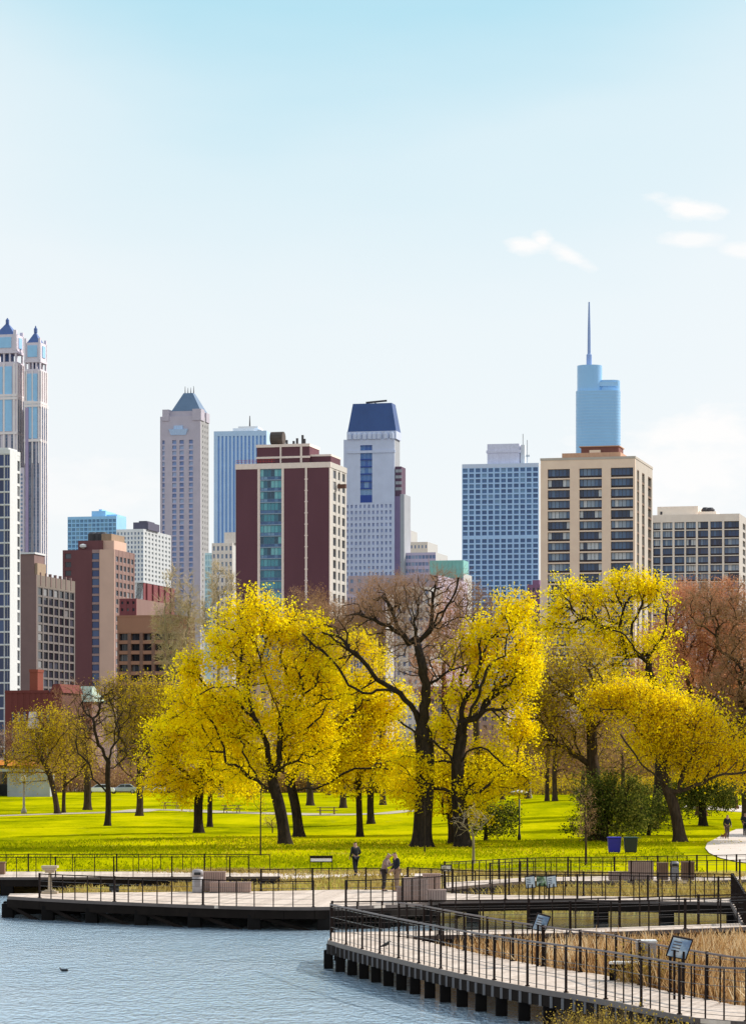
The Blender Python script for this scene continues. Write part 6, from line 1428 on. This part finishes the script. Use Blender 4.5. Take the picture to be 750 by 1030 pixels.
small('office_block', 'low wide mauve grey block with window bands in the gap, beneath cream block', 1700, 396, 438, 450, 555.5, g3, g2, 12, 7, g_hz2, .86, .5)
tq = M('turquoise netting', SH(98, 148, 146), .8, .12, .3)
b = small('netted_block', 'low block wrapped in turquoise netting, left of the blue grid tower', 1500, 432, 466, 468, 577, g3, g2, 8, 7, g_hz2, .6, .5, depth=20)
nb = MB()
for i in range(9):
    u0 = -b.w+b.w*i/9; nb.loft([[(u0+.05, -.3, b.H-2), (u0+b.w/9-.05, -.3, b.H-2), (u0+b.w/9-.05, 12, b.H-2), (u0+.05, 12, b.H-2)], [(u0+.05, -.35-.2*(i % 2), b.z(563.5)), (u0+b.w/9-.05, -.3, b.z(563.5)), (u0+b.w/9-.05, 12, b.z(563.5)), (u0+.05, 12, b.z(563.5))]])
b.part('netting', nb, tq)
# 16 low blue building behind the bare tree
bw = M('blue white wall', SH(168, 176, 196), .85, .06); gy = M('brown grey wall', SH(132, 124, 132), .85, .06)
small('office_block', 'blue grey office block with close vertical mullions behind the bare middle tree', 900, 346, 388, 396, 597, M('lilac concrete', SH(150, 148, 164)), g2, 14, 9, g_blue, .6, .86)
small('office_block', 'grey brown block with plain walls behind the top of the bare middle tree', 1200, 350, 440, 470, 578, gy, g3, 12, 9, g_hz2, .4, .4)
small('apartment_block', 'pale block with cream walls behind the upright limb of the bare middle tree', 1000, 398, 432, 445, 590, M('cream wall', SH(200, 192, 184)), g2, 6, 9, g_hz2, .5, .5)
# 17 between pyramid tower and dark red slab
small('glass_block', 'pale teal glass block between the pyramid roofed tower and dark red slab', 1400, 206, 222, 224, 556, M('pale teal wall', SH(150, 182, 192)), g2, 6, 6, GLASS('pale teal panes', [(0, SH(110, 150, 170)), (.5, SH(140, 178, 190))], .3), .7, .7, depth=14)
small('apartment_block', 'beige block peeping out left of the dark red slab, with grey windows', 1150, 213, 234, 246, 546, M('beige grey wall', SH(182, 176, 172)), g2, 5, 8, g_hz2, .5, .55, roofs=((224, 236, 535),))
# 18 brown balcony flats and pink block, left
small('brick_block', 'pinkish brick block with white windows behind the brown balcony flats', 860, 120, 137, 166, 602, BRICK('crimson brick', SH(102, 62, 66)), pk, 3, 7, g_dark, .4, .4)
b = Bld('balcony_flats', 'brown brick flats with deep shadowy balconies, half hidden by pale bare trees', 760, 118, 178, 196, 620, 14); bb = BRICK('orange brown brick', SH(122, 94, 78)); b.core(bb, 1.4); p = 10.5/F*760; zt = b.z(636)
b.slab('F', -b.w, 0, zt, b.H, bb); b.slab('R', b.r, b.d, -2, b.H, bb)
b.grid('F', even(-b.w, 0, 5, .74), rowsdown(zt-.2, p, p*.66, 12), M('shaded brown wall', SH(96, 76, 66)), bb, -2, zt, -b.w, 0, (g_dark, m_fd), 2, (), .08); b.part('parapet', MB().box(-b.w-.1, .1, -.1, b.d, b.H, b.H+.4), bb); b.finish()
# 19 low brick school like building with chimney
Y = 560; b = Bld('low_brick_building', 'low dark red brick building with a square chimney, at the left', Y, 5, 62, 82, 697, 14); dk_ = BRICK('deep red brick', SH(86, 48, 46)); b.core(dk_, .3)
b.slab('R', b.r, b.d, -2, b.H, BRICK('sunlit deep brick', (.13, .06, .05))); b.grid('F', even(-b.w+1, -1, 8, .4), rowsdown(b.z(716), 3.4, 1.9, 4), dk_, dk_, -2, b.H, -b.w, 0, (g_dark, m_wh), 0)
ch = MB().box(b.u(28), b.u(36), 1, 4, b.H, b.z(674)).box(b.u(27.6), b.u(36.4), .9, 4.1, b.z(676), b.z(673), 0); b.part('chimney', ch, BRICK('orange red brick', SH(104, 60, 50)))
b.part('roof', MB().loft([[(b.u(50), -.2, b.H), (.4, -.2, b.H), (.4, b.d, b.H), (b.u(50), b.d, b.H)], [(b.u(54), -.1, b.z(688)), (b.u(60), -.1, b.z(688)), (b.u(60), b.d, b.z(688)), (b.u(54), b.d, b.z(688))]]), dk_)
b.part('skylight', MB().loft([[(b.u(30), -1.5, b.z(733)), (b.u(41), -1.5, b.z(733)), (b.u(41), -.05, b.z(733)), (b.u(30), -.05, b.z(733))], [(b.u(30), -.4, b.z(716)), (b.u(37), -.4, b.z(716)), (b.u(37), -.05, b.z(716)), (b.u(30), -.05, b.z(716))]]), M('lead roof', SH(150, 150, 160)))
b.part('parapet', MB().box(-b.w, b.u(49), -.1, .4, b.H, b.H+.5), dk_); b.finish()
b = Bld('green_roof_house', 'small building with a pale green copper roof beside the low brick one, left', 600, 70, 92, 104, 706, 14); b.core(dk_, .3); b.slab('R', b.r, b.d, -2, b.H, pk)
b.grid('F', even(-b.w, 0, 3, .4), rowsdown(b.z(712), 3.4, 1.9, 4), dk_, dk_, -2, b.H, -b.w, 0, (g_dark, m_wh), 0)
b.part('roof', MB().loft([[(-b.w-.5, -.5, b.H), (.5, -.5, b.H), (.5, b.d+.5, b.H), (-b.w-.5, b.d+.5, b.H)], [(-b.w+1.5, b.d*.4, b.z(690)), (-1, b.d*.4, b.z(690)), (-1, b.d*.6, b.z(690)), (-b.w+1.5, b.d*.6, b.z(690))]]), M('copper green', (.42, .52, .42), .7, .1)); b.finish()
# 20 mauve block between blue grid and tan slab
small('brick_block', 'small mauve block squeezed between the blue grid tower and tan block', 900, 530, 543, 546, 588, M('mauve brick', SH(98, 76, 104)), g2, 3, 8, g_dark, .4, .5, roofs=((534, 541, 583),), depth=12)
# more town beyond, glimpsed low between the crowns
small('brick_block', 'brown brick flats low behind the golden tree at the right', 700, 600, 690, 720, 700, BRICK('brown flats brick', SH(120, 86, 72)), pk, 10, 9, g_dark, .5, .5)
small('brick_block', 'tan flats low behind the yellow trees at the left', 720, 190, 290, 315, 690, M('tan flats wall', SH(150, 132, 116)), g2, 10, 9, g_dark, .5, .5)
small('brick_block', 'grey brown flats low behind the bright clumped yellow tree', 740, 420, 510, 540, 690, M('grey brown flats', SH(120, 104, 98)), g3, 10, 9, g_dark, .5, .5)
